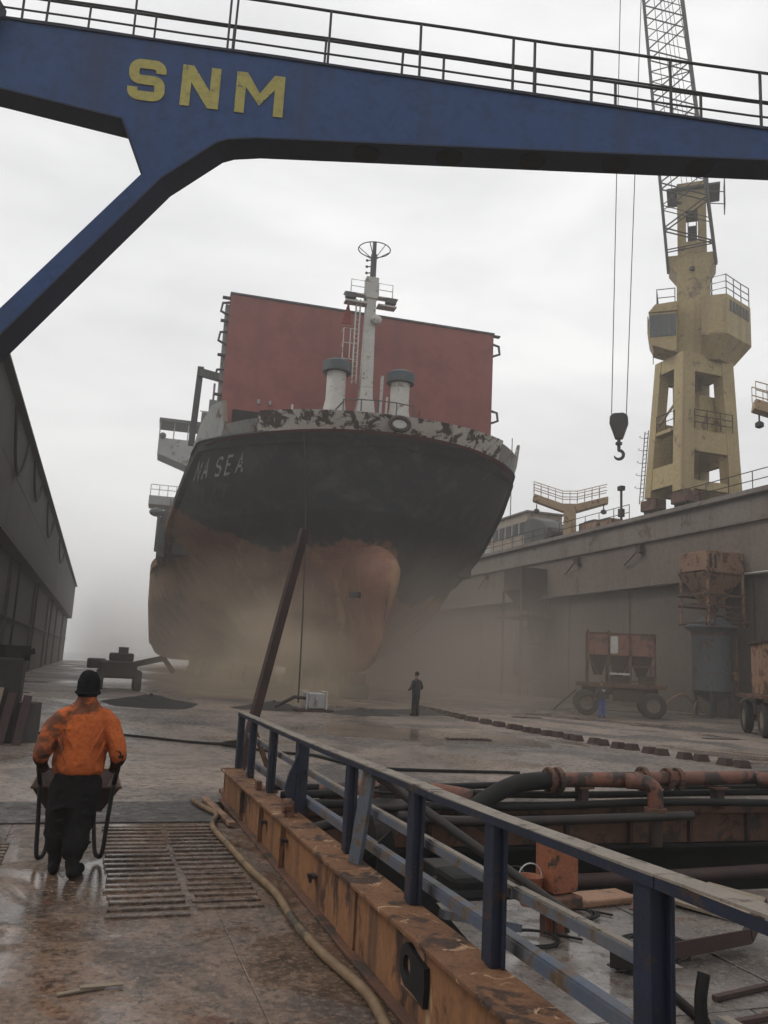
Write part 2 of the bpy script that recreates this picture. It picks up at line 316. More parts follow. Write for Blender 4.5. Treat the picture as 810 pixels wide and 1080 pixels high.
# ramp the worker walks on
ramp = thing('access_ramp', 'muddy brown steel access ramp with ribbed treads leading onto the dock', 'ramp', (0, 4, 0))
edges = [-4.9, -0.66, 1.10, 1.83]
for i in range(3):
    for (y0, y1) in ((-2.5, 3.2), (3.2, 10.42)):
        m = MB(); h = 0.012+random.uniform(-0.001, 0.002)
        m.box(((edges[i]+edges[i+1])/2, (y0+y1)/2, h-0.15), (edges[i+1]-edges[i]-0.001, y1-y0-0.001, 0.30)); part('deck_plate', m, M_ramp, ramp, bevel=0.006)
m = MB(); m.box((-0.9, 11.17, -0.13), (5.3, 1.42, 0.3), rx=radians(-0.3)); part('hinge_flap', m, M_flap, ramp, bevel=0.006)
m = MB(); m.bar((1.60, 11.9, 0.05), (1.70, 10.1, 0.05), 0.09, 0.05); part('edge_strip', m, M_hoptan, ramp, bevel=0.008)
bars = {}
for col, (x0, x1) in enumerate(((0.27, 0.90), (0.94, 1.50))):
    k = 0
    y = 10.2
    while y > (6.70 if col == 0 else 6.9):
        me = None
        m = MB(); L0 = x1-x0 - random.uniform(0, 0.05)
        m.box(((x0+x1)/2+random.uniform(-.012, .012), y, 0.018+random.uniform(-.004, .003)), (L0, 0.062, 0.028), rz=random.uniform(-.012, .012))
        part('tread_bar', m, M_ramp, ramp, bevel=0.007); y -= 0.178 + random.uniform(-.010, .010); k += 1
y = 9.4
while y > 8.5:
    m = MB(); m.box((-0.85, y, 0.018), (0.5, 0.060, 0.030)); part('tread_bar', m, M_ramp, ramp, bevel=0.007); y -= 0.135
# pontoon beside the ramp
m = MB(); m.box((9.6, 1.8, -0.62), (15.0, 12.5, 0.6)); plat = structure('pontoon_deck', m, M_deckplate)
for (x0, x1, y0, y1, hz) in ((2.25, 5.15, 5.2, 8.0, 0), (5.17, 8.9, 5.2, 8.0, .004), (2.25, 4.6, 1.0, 5.18, .003), (4.62, 8.9, 1.0, 5.18, 0)):
    m = MB(); m.box(((x0+x1)/2, (y0+y1)/2, -0.31+hz), (x1-x0, y1-y0, 0.026)); part('deck_plate', m, M_deckplate, plat, bevel=0.006)
# quay behind the camera and to the left, under the ramp
m = MB(); m.box((-3.5, -2.0, -1.5), (10.3, 26, 2.4)); structure('quay_ground', m, M_flap)

# ------------------------------------------------------------------ dock wing walls
def wing_wall(name, label, xin, sgn, y0, y1, mlow, mup, top, step_z, over):
    t = thing(name, label, 'wall', (xin, (y0+y1)/2, 0)); yc = (y0+y1)/2; ln = y1-y0
    X = lambda d: xin+sgn*d                      # d metres into the wall
    m = MB(); m.box((X(3.6), yc, step_z/2-1.0), (6.0, ln, step_z+2.0)); part('lower_wall', m, mlow, t)
    m = MB(); m.box((X(3.55-over/2), yc, (step_z+top)/2), (6.1+over, ln-0.01, top-step_z)); part('upper_wall', m, mup, t)
    return t, X
wallR, XRf = wing_wall('dock_wing_wall', 'long brown grey dock side wall below the yellow crane', XR, 1, 12.2, 150, M_walllow, M_wall, 12.88, 8.0, 0.35)
# right wall: plates, ribs, top band, ledge, rail, pipe
faceL = XRf(0.6); faceU = XRf(0.15)
def plates(t, xf, sgn, y0, y1, z0, z1, step, mtl, th=0.03):
    y = y0; base = MB(); base.box((0, 0, 0), (th, step-0.03, z1-z0-0.02)); me = base.mesh('wall_plate')
    while y+step <= y1+0.01:
        o = link('wall_plate', me, mtl, t); o.location = V((xf-sgn*(th/2+random.uniform(-.003, .004)), y+step/2, (z0+z1)/2))-org_of(t); y += step
plates(wallR, faceL, 1, 24, 120, 0.15, 4.0, 12.0, M_walllow, .012); plates(wallR, faceL, 1, 27, 117, 4.0, 7.95, 12.0, M_walllow, .012)
plates(wallR, faceU, 1, 26, 122, 8.05, 11.05, 12.0, M_wall, .012)
m = MB(); m.box((faceU-0.06, 81, 11.75), (0.10, 137, 1.25)); part('pale_band', m, M_wallband, wallR)
m = MB(); m.box((faceU-0.15, 81, 12.72), (0.5, 137.2, 0.30)); part('top_ledge', m, M_wallband, wallR, bevel=0.03)
m = MB(); m.box((faceU-0.11, 81, 11.09), (0.2, 137, 0.12)); part('band_moulding', m, M_wall, wallR)
m = MB(); m.tube([(faceU-0.14, 24, 8.08), (faceU-0.14, 41.5, 8.08)], 0.07, 8); part('white_pipe', m, M_white, wallR, smooth=True)
m = MB(); m.tube([(faceU-0.10, 42.5, 8.05), (faceU-0.10, 120, 8.05)], 0.05, 6); part('grey_pipe', m, M_wallband, wallR, smooth=True)
for y in (38.2, 40.4, 50, 58, 66, 74, 84, 96):
    m = MB(); m.tube([(faceL-0.12, y, 0.3), (faceL-0.12, y, 7.9)], 0.045, 6); part('wall_conduit', m, M_rustdark, wallR)
for y in (32, 48, 56, 72):
    m = MB(); m.box((faceU-0.22, y, 10.6), (0.35, 0.5, 0.5)); m.tube([(faceU-0.3, y, 10.6), (faceU-0.3, y+1.2, 9.9), (faceU-0.12, y+2.0, 9.7)], 0.05, 6); part('wall_bracket', m, M_rustdark, wallR)
m = MB(); m.box((XRf(2.2), 81, 12.95), (0.18, 137, 0.12)); m.box((XRf(5.4), 81, 12.95), (0.18, 137, 0.12)); part('crane_rail', m, M_rustdark, wallR)

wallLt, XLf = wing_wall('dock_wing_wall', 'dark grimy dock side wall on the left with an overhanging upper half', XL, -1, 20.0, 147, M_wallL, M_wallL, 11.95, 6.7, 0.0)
fl = XLf(0.6)
faceLU = XL+0.05
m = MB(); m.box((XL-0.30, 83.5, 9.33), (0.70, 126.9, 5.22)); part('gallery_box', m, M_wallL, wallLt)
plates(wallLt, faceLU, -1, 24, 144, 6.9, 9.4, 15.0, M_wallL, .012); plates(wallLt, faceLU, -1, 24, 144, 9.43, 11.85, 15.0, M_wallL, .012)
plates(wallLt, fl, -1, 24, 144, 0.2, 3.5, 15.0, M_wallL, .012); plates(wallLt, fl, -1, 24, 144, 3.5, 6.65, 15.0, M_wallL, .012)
for i in range(6):
    y = 30+i*19
    m = MB(); m.box((fl+0.10, y, 3.3), (0.2, 0.14, 6.6)); part('wall_rib', m, M_wallL, wallLt)
for y in (31.2, 38.6, 52, 68, 90):
    m = MB(); m.tube([(fl+0.30, y, 0.2), (fl+0.30, y, 6.6)], 0.07, 8); part('wall_conduit', m, M_black, wallLt, smooth=True)
m = MB(); m.tube([(fl+0.12, 24, 3.4), (fl+0.12, 146, 3.4)], 0.08, 8); part('grey_pipe', m, M_darksteel, wallLt, smooth=True)
for (y0, y1, dz) in ((36, 43, 2.2), (47, 54, 1.5), (60, 69, 1.8), (80, 92, 1.6)):
    pts = [(faceLU+0.14, lerp(y0, y1, i/14), 11.6-dz*4*(i/14)*(1-i/14)) for i in range(15)]
    m = MB(); m.tube(pts, 0.07, 6); part('hanging_hose', m, M_black, wallLt, smooth=True)
m = MB(); m.box((XL-0.1, 83.5, 12.0), (0.9, 127.1, 0.10)); part('top_ledge', m, M_wallL, wallLt)
for i in range(10):
    y = 66+i*8.3
    m = MB(); m.box((XL-0.2, y, 12.25), (0.15, 0.15, 0.6)); part('mooring_cleat', m, M_wallL, wallLt)
# ------------------------------------------------------------------ the ship (local frame: x to our right, y aft, z up)
def hull_mat():
    m = bpy.data.materials.new('hull_paint'); m.use_nodes = True; t = m.node_tree; b = t.nodes['Principled BSDF']; b.inputs['Roughness'].default_value = 0.72
    g = t.nodes.new('ShaderNodeTexCoord'); sp = t.nodes.new('ShaderNodeSeparateXYZ'); t.links.new(g.outputs['Object'], sp.inputs[0])
    def nz(s, d, r, sc_=(1, 1, 1), dist=0.3):
        mpn = t.nodes.new('ShaderNodeMapping'); mpn.inputs['Scale'].default_value = sc_; t.links.new(g.outputs['Object'], mpn.inputs['Vector'])
        q = t.nodes.new('ShaderNodeTexNoise'); q.inputs['Scale'].default_value = s; q.inputs['Detail'].default_value = d; q.inputs['Roughness'].default_value = r; q.inputs['Distortion'].default_value = dist
        t.links.new(mpn.outputs[0], q.inputs['Vector']); return q.outputs['Fac']
    def rg(x, a, c, lo=0.0, hi=1.0):
        q = t.nodes.new('ShaderNodeMapRange'); q.inputs['From Min'].default_value = a; q.inputs['From Max'].default_value = c
        q.inputs['To Min'].default_value = lo; q.inputs['To Max'].default_value = hi; t.links.new(x, q.inputs['Value']); return q.outputs[0]
    def mix(f, x, y):
        q = t.nodes.new('ShaderNodeMixRGB'); t.links.new(f, q.inputs[0])
        for i, k in ((1, x), (2, y)):
            if isinstance(k, tuple): q.inputs[i].default_value = rgba(k)
            else: t.links.new(k, q.inputs[i])
        return q.outputs[0]
    def math(op, x, y):
        q = t.nodes.new('ShaderNodeMath'); q.operation = op
        for i, k in ((0, x), (1, y)):
            if isinstance(k, (int, float)): q.inputs[i].default_value = k
            else: t.links.new(k, q.inputs[i])
        return q.outputs[0]
    wob = math('MULTIPLY', math('SUBTRACT', nz(0.22, 6, 0.6), 0.5), 2.2)
    wob2 = math('MULTIPLY', math('SUBTRACT', nz(1.5, 9, 0.7), 0.5), 2.2)
    z = math('ADD', math('ADD', sp.outputs['Z'], wob), wob2)
    streak = nz(0.9, 7, 0.62, (1, 1, 0.10)); blot = nz(0.55, 9, 0.68); fine = nz(3.2, 8, 0.7)
    topside = mix(rg(blot, 0.50, 0.64), (0.030, 0.034, 0.040), (0.070, 0.073, 0.074))
    topside = mix(rg(streak, 0.58, 0.75), topside, (0.075, 0.062, 0.050))
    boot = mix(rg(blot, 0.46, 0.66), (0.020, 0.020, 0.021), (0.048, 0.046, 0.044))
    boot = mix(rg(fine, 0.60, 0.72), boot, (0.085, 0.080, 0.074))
    red = mix(rg(blot, 0.42, 0.62), (0.170, 0.068, 0.048), (0.250, 0.122, 0.070))
    red = mix(rg(streak, 0.55, 0.70), red, (0.33, 0.195, 0.095)); red = mix(rg(fine, 0.58, 0.74), red, (0.065, 0.040, 0.034))
    aft = mix(rg(streak, 0.40, 0.62), (0.38, 0.215, 0.115), (0.26, 0.140, 0.080)); aft = mix(rg(blot, 0.55, 0.68), aft, (0.085, 0.055, 0.042))
    low = mix(rg(math('ADD', sp.outputs['Y'], math('MULTIPLY', wob, 2.0)), 9.0, 13.5), red, aft)
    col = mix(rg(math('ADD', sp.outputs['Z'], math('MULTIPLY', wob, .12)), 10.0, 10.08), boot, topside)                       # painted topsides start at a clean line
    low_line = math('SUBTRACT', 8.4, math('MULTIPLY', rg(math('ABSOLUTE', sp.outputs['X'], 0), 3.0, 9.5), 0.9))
    aft_rise_right_shade = math('SUBTRACT', math('MULTIPLY', rg(sp.outputs['Y'], 5.5, 11.0), 4.5), math('MULTIPLY', rg(sp.outputs['X'], 1.5, 5.0), 5.5))  # brown climbs aft; black drops on the right, that side's shade painted in
    col = mix(rg(math('SUBTRACT', z, math('ADD', low_line, aft_rise_right_shade)), -0.16, 0.18), low, col)
    t.links.new(col, b.inputs['Base Color'])
    # plate seams as fine relief
    cb = t.nodes.new('ShaderNodeCombineXYZ'); t.links.new(math('SUBTRACT', sp.outputs['Y'], math('MULTIPLY', math('ABSOLUTE', sp.outputs['X'], 0), 0.9)), cb.inputs[0]); t.links.new(sp.outputs['Z'], cb.inputs[1])
    br = t.nodes.new('ShaderNodeTexBrick'); br.inputs['Scale'].default_value = 1.0; br.inputs['Mortar Size'].default_value = 0.02; br.inputs['Brick Width'].default_value = 5.5; br.inputs['Row Height'].default_value = 1.9; br.inputs['Color1'].default_value = (1, 1, 1, 1); br.inputs['Color2'].default_value = (.8, .8, .8, 1); br.inputs['Mortar'].default_value = (0, 0, 0, 1)
    t.links.new(cb.outputs[0], br.inputs['Vector'])
    dm = t.nodes.new('ShaderNodeMixRGB'); dm.blend_type = 'MULTIPLY'; dm.inputs[0].default_value = .30; t.links.new(col, dm.inputs[1]); t.links.new(br.outputs['Color'], dm.inputs[2]); t.links.new(dm.outputs[0], b.inputs['Base Color'])
    bp = t.nodes.new('ShaderNodeBump'); bp.inputs['Strength'].default_value = 0.5; bp.inputs['Distance'].default_value = 0.08
    t.links.new(math('ADD', math('ADD', blot, fine), math('MULTIPLY', br.outputs['Color'], .5)), bp.inputs['Height']); t.links.new(bp.outputs[0], b.inputs['Normal'])
    return m
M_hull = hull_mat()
def mottled_mat(name, base, spot, scale, amt):
    return mat(name, base, tuple(x*0.88 for x in base), 1.0, 0.7, rust=spot, rust_amt=amt, rust_scale=scale, bump=0.25)
M_bulw = mottled_mat('chipped_white_bulwark', (0.66, 0.64, 0.58), (0.085, 0.062, 0.050), 1.3, 0.19)
M_bulwgrey = mat('grey_bulwark_paint', (0.36, 0.365, 0.35), (0.30, 0.305, 0.295), 0.8, 0.75, bump=0.15, rust=(0.17, 0.12, 0.075), rust_amt=0.06, rust_scale=1.0, streak=((0.22, 0.17, 0.11), 0.8))

SH_LOC, SH_RZ = (13.62, 42.6, 0), radians(-4)
ship = thing('cargo_ship', 'black and rust red cargo ship with a bulbous bow propped up in the dry dock', 'ship', SH_LOC, local=True, rz=SH_RZ)
ZT = [1.4, 2.0, 3.2, 6.0, 8.5, 10.5, 12.5, 14.2, 16.6]
def h_s0(z): return table(ZT, [2.2, 1.6, 1.2, 0.9, 0.2, -0.9, -2.4, -4.0, -5.2], z)
def h_L(z): return table(ZT, [50, 46, 39, 29, 25, 20, 15, 12.3, 12.3], z)
def h_n(z): return table(ZT, [1.5, 1.6, 1.7, 1.8, 1.9, 2, 2, 2, 2], z)
def h_m(z): return table(ZT, [1.7, 1.5, 1.25, 1.0, 0.80, 0.62, 0.54, 0.5, 0.5], z)
def h_B(z): return table(ZT, [10.2, 11.2, 11.8, 12.0, 12.0, 11.9, 11.2, 10.5, 10.3], z)
def h_top(s): return table([-6, 3.15, 3.5, 4.1, 4.6, 5.6, 8.3, 13], [13.4, 13.85, 13.1, 10.9, 9.5, 8.8, 8.6, 8.5], s)
def hullpt(x, z, side):
    """x: 0 stem .. 1 end of entrance, above 1 the parallel side (metres/10)"""
    if x <= 1: return V((side*h_B(z)*max(0.0, 1-(1-x)**h_n(z))**h_m(z), h_s0(z)+x*h_L(z), z))
    s_end = h_s0(z)+h_L(z); k = (x-1)/1.0
    return V((side*(h_B(z)+(12.0-h_B(z))*min(1, k*2)*(1 if z > 3 else 0)), lerp(s_end, 78.0, k), z))
XS = [0.0]+[1-cos(pi/2*i/30) for i in range(1, 31)]; XS = sorted(set(round(x, 5) for x in XS))
XS = [0, .002, .006, .014, .026, .042, .062, .086, .115, .15, .19, .235, .285, .34, .4, .46, .52, .56, .58, .6, .62, .64, .66, .68, .7, .73, .78, .84, .88, .94, 1.0, 1.1, 1.25, 1.5, 1.75, 2.0]
NQ = 26
def hull_rows(side):
    rows = []
    for j in range(NQ+1):
        q = j/NQ; r = []
        for x in XS:
            sd = hullpt(x, 14.2, 1).y; zt = h_top(sd); z = lerp(1.4, zt, q); r.append(hullpt(x, z, side))
        rows.append(r)
    return rows
m = MB(); RL = hull_rows(-1); RR = hull_rows(1); m.grid(RL); m.grid(RR)
m.grid([RL[0], [V((0, p.y, 1.39)) for p in RL[0]], RR[0]])                     # flat bottom
m.grid([[r[-1] for r in RL], [r[-1] for r in RR]])                              # transom
m.grid([[p-V((0, 0, 0.6)) for p in RL[-1]], [p-V((0, 0, 0.6)) for p in RR[-1]]])   # weather deck
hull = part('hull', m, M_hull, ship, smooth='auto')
# bulbous bow: a tall teardrop, fine at the foot and full at the head
m = MB(); rows = []
prof = [(0.0, 0.05), (0.06, 0.14), (0.15, 0.27), (0.28, 0.50), (0.42, 0.82), (0.56, 1.20), (0.70, 1.52), (0.82, 1.58), (0.91, 1.25), (0.97, 0.74), (1.0, 0.12)]
for i in range(18):
    a = i/17*pi/2; k = sin(a); s = -3.6+(1-cos(a))*6.6; row = []
    if i == 0: k = 0.03
    for sd in (1, -1):
        for v, wd in (prof if sd == 1 else prof[::-1]):
            zc = 1.42+v*7.0; zmid = 5.6
            row.append(V((sd*wd*.88*k**0.8, s+0.55*(1-v)**2*(1-k), zmid+(zc-zmid)*k**0.55)))
    row.append(row[0]); rows.append(row)
m.grid(rows); m.add(rows[0][:-1], [tuple(range(len(rows[0])-1))])
M_bulb = mat('bulb_worn_paint', (0.25, 0.115, 0.058), (0.17, 0.062, 0.042), 0.5, 0.75, bump=0.3, rust=(0.36, 0.22, 0.09), rust_amt=0.13, rust_scale=0.6, stretch=(1, 1, 0.35))
bulb = part('bulbous_bow', m, M_hull, ship, smooth=True)
m = MB(); m.box((-1.35, -2.0, 5.35), (0.55, 0.3, 0.30), rz=radians(-35)); part('thruster_mark', m, M_black, bulb)
# bulwark: shell above the black strake, in lengths with different heights and paint
def shell(x0, x1, side, z0, z1, n, thick=0.12):
    rows = [[], [], [], []]
    for i in range(n+1):
        x = lerp(x0, x1, i/n); a = z0(x) if callable(z0) else z0; b = z1(x) if callable(z1) else z1
        for k, (z, off) in enumerate(((a, 0.03), (b, 0.03), (b, -thick), (a, -thick))):
            p = hullpt(x, z, side); sc_ = 1+off/max(2.0, V((p.x, p.y-6, 0)).length); rows[k].append(V((p.x*sc_, (p.y-6)*sc_+6, z)))
    m = MB(); m.grid(rows+[rows[0]]); 
    for e in (0, n): m.add([rows[k][e] for k in range(4)], [(0, 1, 2, 3)])
    return m
zline = lambda x: h_top(hullpt(min(x, 1), 14.2, 1).y)-0.02
cw = [shell(0, .24, s, zline, lambda x: 14.4+0.2*(x/.24), 14) for s in (-1, 1)]
mm = MB(); [mm.add(c.v, c.f) for c in cw]; bw = part('bow_bulwark', mm, M_bulw, ship, smooth='auto')
bw['label'] = 'chipped white bulwark round the stem'
part('side_bulwark', shell(.24, .40, -1, zline, lambda x: 14.25, 10), M_bulwgrey, ship, smooth='auto')
part('side_bulwark', shell(.40, .61, -1, zline, lambda x: lerp(14.4, 15.5, min(1, (x-.40)/.03)) if x < .52 else lerp(15.5, 14.6, (x-.52)/.09), 28), M_bulwgrey, ship, smooth='auto')
part('side_bulwark', shell(.24, .45, 1, zline, lambda x: 14.45, 10), M_bulwgrey, ship, smooth='auto')
part('side_bulwark', shell(.45, .62, 1, zline, lambda x: 14.45+0.95*max(0, sin(pi*(x-.45)/.17))**0.55, 28), M_bulwgrey, ship, smooth='auto')
def strake(side):
    pts = [hullpt(x, zline(x), side)*1.0 for x in [i/40*.60 for i in range(41)]]
    pts = [V((p.x*1.004, p.y-0.02, p.z)) for p in pts]; m = MB(); m.tube(pts, 0.07, 6); return m
for s in (-1, 1): part('rubbing_strake', strake(s), M_dkgrey, ship, smooth=True)
# chain lead at the stem
m = MB(); 
ring = [V((0.0+0.50*cos(a), -4.12, 13.95+0.34*sin(a))) for a in [2*pi*i/20 for i in range(20)]]
m.tube(ring, 0.12, 8, closed=True); lead = part('bow_fairlead', m, M_rustdark, ship, smooth=True)
m = MB(); m.box((0, -4.08, 13.96), (0.85, 0.08, 0.5)); part('fairlead_plate', m, M_white, lead)
# forecastle deck
m = MB(); pts = [hullpt(x, 14.2, -1) for x in XS if x <= .581]; pr = [hullpt(x, 14.2, 1) for x in XS if x <= .581]
m.grid([[V((p.x*.98, p.y, 13.5)) for p in pts], [V((p.x*.98, p.y, 13.5)) for p in pr]]); part('forecastle_deck', m, M_red, ship)
m = MB(); m.box((0, 3.3, 12.9), (15.0, 0.2, 1.1)); part('forecastle_bulkhead', m, M_grey, ship)
# name on the starboard bow: worn letters that follow the plating
def ribbon(path, wd, T, side_th=1):
    """thick stroke along a polyline in letter units, mitred, laid on a surface by T(u, v, k)"""
    pts = [V((a, b, 0)) for a, b in path]; lft = []; rgt = []
    for i, p in enumerate(pts):
        d0 = (p-pts[i-1]).normalized() if i else (pts[1]-p).normalized(); d1 = (pts[i+1]-p).normalized() if i < len(pts)-1 else d0
        nrm = V((-(d0+d1).y, (d0+d1).x, 0))
        nrm = nrm.normalized() if nrm.length > 1e-5 else V((-d0.y, d0.x, 0)); c_ = max(0.5, nrm.dot(V((-d0.y, d0.x, 0)))); o = nrm*(wd/2/c_)
        lft.append(p+o); rgt.append(p-o)
    m = MB(); n = len(pts)
    vs = [T(p.x, p.y, 0) for p in lft]+[T(p.x, p.y, 0) for p in rgt]+[T(p.x, p.y, 1) for p in lft]+[T(p.x, p.y, 1) for p in rgt]
    fs = []
    for i in range(n-1):
        fs += [(2*n+i, 2*n+i+1, 3*n+i+1, 3*n+i), (i, n+i, n+i+1, i+1), (i, i+1, 2*n+i+1, 2*n+i), (n+i+1, n+i, 3*n+i, 3*n+i+1)]
    fs += [(0, 2*n, 3*n, n), (n-1, 2*n-1, 4*n-1, 3*n-1)]
    return m.add(vs, fs)
GL = {'N': [[(0, 0), (0, 1), (.6, 0), (.6, 1)]], 'A': [[(0, 0), (.3, 1), (.6, 0)], [(.15, .36), (.45, .36)]], 'I': [[(0.1, 0), (0.1, 1)]],
      'S': [[(.58, .86), (.44, .98), (.16, .98), (.02, .84), (.02, .64), (.14, .53), (.46, .47), (.58, .36), (.58, .16), (.44, .02), (.16, .02), (.02, .14)]],
      'E': [[(.55, 1), (.03, 1), (.03, 0), (.55, 0)], [(.03, .52), (.45, .52)]], 'L': [[(0.03, 1), (0.03, 0), (0.5, 0)]]}
fine_ = [hullpt(i/400, 12.6, -1) for i in range(401)]; acc = [0.0]
for a, b in zip(fine_, fine_[1:]): acc.append(acc[-1]+(b-a).length)
def x_at(arcl):
    for i in range(400):
        if acc[i+1] >= arcl: return (i+(arcl-acc[i])/(acc[i+1]-acc[i]))/400
    return 1.0
NAME_END, NAME_Z, NAME_H = 8.3, 12.0, 0.78
def name_T(u0, z0, h):
    def T(u, v, k):
        x = x_at(u0 - u*h); z = z0+v*h; p = hullpt(x, z, -1); q = hullpt(min(1, x+.01), z, -1); r_ = hullpt(x, z+.1, -1)
        nr = (q-p).cross(r_-p).normalized(); nr = nr if nr.x < 0 else -nr
        return p+nr*(0.015+0.015*k)
    return T
M_name = mat('worn_white_lettering', (0.50, 0.50, 0.48), (0.36, 0.36, 0.35), 3, 0.8, rust=(0.05, 0.05, 0.05), rust_amt=0.10, rust_scale=5)
M_ghost = mat('ghost_lettering', (0.13, 0.13, 0.13), (0.08, 0.08, 0.08), 4, 0.8, rust=(0.045, 0.045, 0.045), rust_amt=0.2, rust_scale=5)
u = NAME_END+5.6
for ch, mt in (('I', M_ghost), ('I', M_ghost), ('N', M_name), ('A', M_name), (' ', None), ('S', M_name), ('E', M_name), ('A', M_name)):
    if mt:
        mm = MB()
        for i, st in enumerate(GL[ch]):
            r_ = ribbon(st, .15, name_T(u, NAME_Z+0.02*i*0, NAME_H)); mm.add(r_.v, r_.f)
        part('name_letter', mm, mt, hull)
    u -= {'I': 0.62, ' ': 0.40}.get(ch, 0.86)
u = NAME_END+4.6
for ch in 'ISEAI':
    mm = MB(); r_ = ribbon(GL[ch][0], .2, name_T(u, NAME_Z-1.05, .6)); mm.add(r_.v, r_.f); part('old_name_letter', mm, M_ghost, hull); u -= .85
# rail along the stem, deck fittings
def small_rail(t, name, pts, h, m_, r=0.03, nr=2, every=1):
    p_ = part(name, (lambda b: [b.tube([V(p)+V((0, 0, h*(k+1)/nr)) for p in pts], r, 5) for k in range(nr)] and b)(MB()), m_, t)
    for p in pts[::every]:
        b = MB(); b.tube([p, V(p)+V((0, 0, h+r))], r, 5); part('post', b, m_, p_)
    return p_
small_rail(ship, 'bow_railing', [V((-2.4, -1.2, 13.5)), V((-1.5, -1.6, 13.5)), V((-0.6, -1.8, 13.5)), V((0.4, -1.8, 13.5)), V((1.4, -1.6, 13.5))], 2.3, M_dkgrey, 0.035, 3)
m = MB(); m.bar((-3.6, -.9, 14.2), (-2.4, -1.2, 15.7), .07, .07); part('rail_stay', m, M_dkgrey, ship)
for i, x in enumerate((-4.9, -4.0, -3.4)):
    m = MB(); m.tube([(x, 0.5, 13.5), (x, 0.5, 15.7-.2*i)], 0.06, 6); part('deck_post', m, M_white, ship)
m = MB(); m.bar((-3.35, -1.0, 13.6), (-3.1, -1.4, 15.2), .12, .3); part('bulwark_stay', m, M_white, ship)
for x in (-6.4, -5.6, -4.8, -3.9):
    m = MB(); m.lathe([(.12, 0), (.12, .5), (.2, .52), (.2, .6)], (x, 1.4, 14.0), n=10); part('bollard', m, M_white, ship, smooth='auto')
# foremast
MX, MY = -0.35, 1.4
mb = MB()
for a, b, w0, w1 in ((13.4, 18.0, 1.05, .72), (18.0, 24.2, .72, .56)):
    mb.add([(MX+sx*w/2, MY+sy*w/2*.8, z) for z, w in ((a, w0), (b, w1)) for sx, sy in ((-1, -1), (1, -1), (1, 1), (-1, 1))], [(0, 1, 2, 3), (4, 5, 6, 7), (0, 1, 5, 4), (1, 2, 6, 5), (2, 3, 7, 6), (3, 0, 4, 7)])
mb.box((MX, MY, 24.9), (.75, .6, 1.5))
mast = part('foremast', mb, M_white, ship, bevel=0.03)
m = MB(); m.add([(MX-.85, MY-.3, 14.3), (MX+.85, MY-.3, 14.3), (MX+.42, MY-.36, 17.2), (MX-.42, MY-.36, 17.2), (MX-.85, MY+.4, 14.3), (MX+.85, MY+.4, 14.3), (MX+.42, MY+.36, 17.2), (MX-.42, MY+.36, 17.2)], [(0, 1, 2, 3), (4, 5, 6, 7), (0, 1, 5, 4), (1, 2, 6, 5), (2, 3, 7, 6), (3, 0, 4, 7)]); part('mast_foot', m, M_white, mast)
m = MB(); m.tube([(MX+.05, MY, 25.6), (MX+.05, MY, 27.4)], .18, 8); m.tube([(MX+.05, MY, 27.4), (MX+.05, MY, 28.3)], .12, 8); part('topmast', m, M_dkgrey, mast, smooth='auto')
m = MB(); rr = [V((MX+.05+.95*cos(a), MY+.95*sin(a), 27.75)) for a in [2*pi*i/24 for i in range(24)]]; m.tube(rr, .035, 5, closed=True)
for k in range(6): a = 2*pi*k/6; m.tube([(MX+.05+.95*cos(a), MY+.95*sin(a), 27.75), (MX+.05, MY, 27.0)], .028, 4)
part('antenna_ring', m, M_dkgrey, mast)
m = MB(); m.box((MX, MY, 24.35), (3.2, .5, .07)); m.box((MX-.9, MY-.05, 23.75), (1.3, .6, .12)); m.box((MX+.95, MY-.05, 23.75), (1.1, .6, .12)); part('crosstree', m, M_white, mast)
for x in (-1.25, 1.15):
    m = MB(); m.box((MX+x, MY-.25, 24.1), (.62, .35, .38)); part('floodlight', m, M_dkgrey, mast, bevel=0.03)
for sx in (-1, 1):
    m = MB(); m.tube([(MX+sx*.4, MY-.2, 24.4), (MX+sx*.4, MY-.2, 25.3), (MX+sx*1.25, MY-.2, 25.3), (MX+sx*1.25, MY-.2, 24.4)], .03, 5); m.tube([(MX+sx*.4, MY-.2, 24.85), (MX+sx*1.25, MY-.2, 24.85)], .025, 5); part('platform_rail', m, M_white, mast)
for k in range(3):
    m = MB(); m.tube([(MX-.3, MY, 26+.45*k), (MX+.05, MY, 26.1+.45*k)], .04, 5); m.ball((MX-.35, MY, 26+.45*k), .09, 6); part('mast_lamp', m, M_dkgrey, mast)
m = MB(); m.lathe([(.1, 0), (.3, .12), (.33, .3)], (MX+.32, MY-.65, 22.6), 'Y', 12); part('mast_horn', m, M_white, mast, smooth='auto')
m = MB()
for x in (-.62, -.86): m.tube([(MX+x, MY-.1, 18.2), (MX+x, MY-.1, 24.0)], .05, 5)
for k in range(18): m.tube([(MX-.86, MY-.1, 18.4+.32*k), (MX-.62, MY-.1, 18.4+.32*k)], .02, 4)
part('mast_ladder', m, M_white, mast)
m = MB()
for z in (19.8, 20.9, 21.9):
    m.tube([(MX-.7, MY-.1, z), (MX-1.5, MY-.1, z), (MX-1.5, MY+.6, z)], .03, 5)
m.tube([(MX-1.5, MY-.1, 19.8), (MX-1.5, MY-.1, 21.9)], .03, 5); m.tube([(MX-1.1, MY-.1, 19.8), (MX-1.1, MY-.1, 21.9)], .03, 5); part('ladder_cage', m, M_white, mast)
m = MB(); m.tube([(MX+.9, MY, 15), (MX+.95, MY, 19.0)], .1, 7); m.tube([(MX+1.25, MY, 15), (MX+1.3, MY, 17.6)], .07, 6); m.tube([(MX-1.35, MY, 15), (MX-1.35, MY, 18.2)], .06, 6); part('vent_pipes', m, M_white, mast)
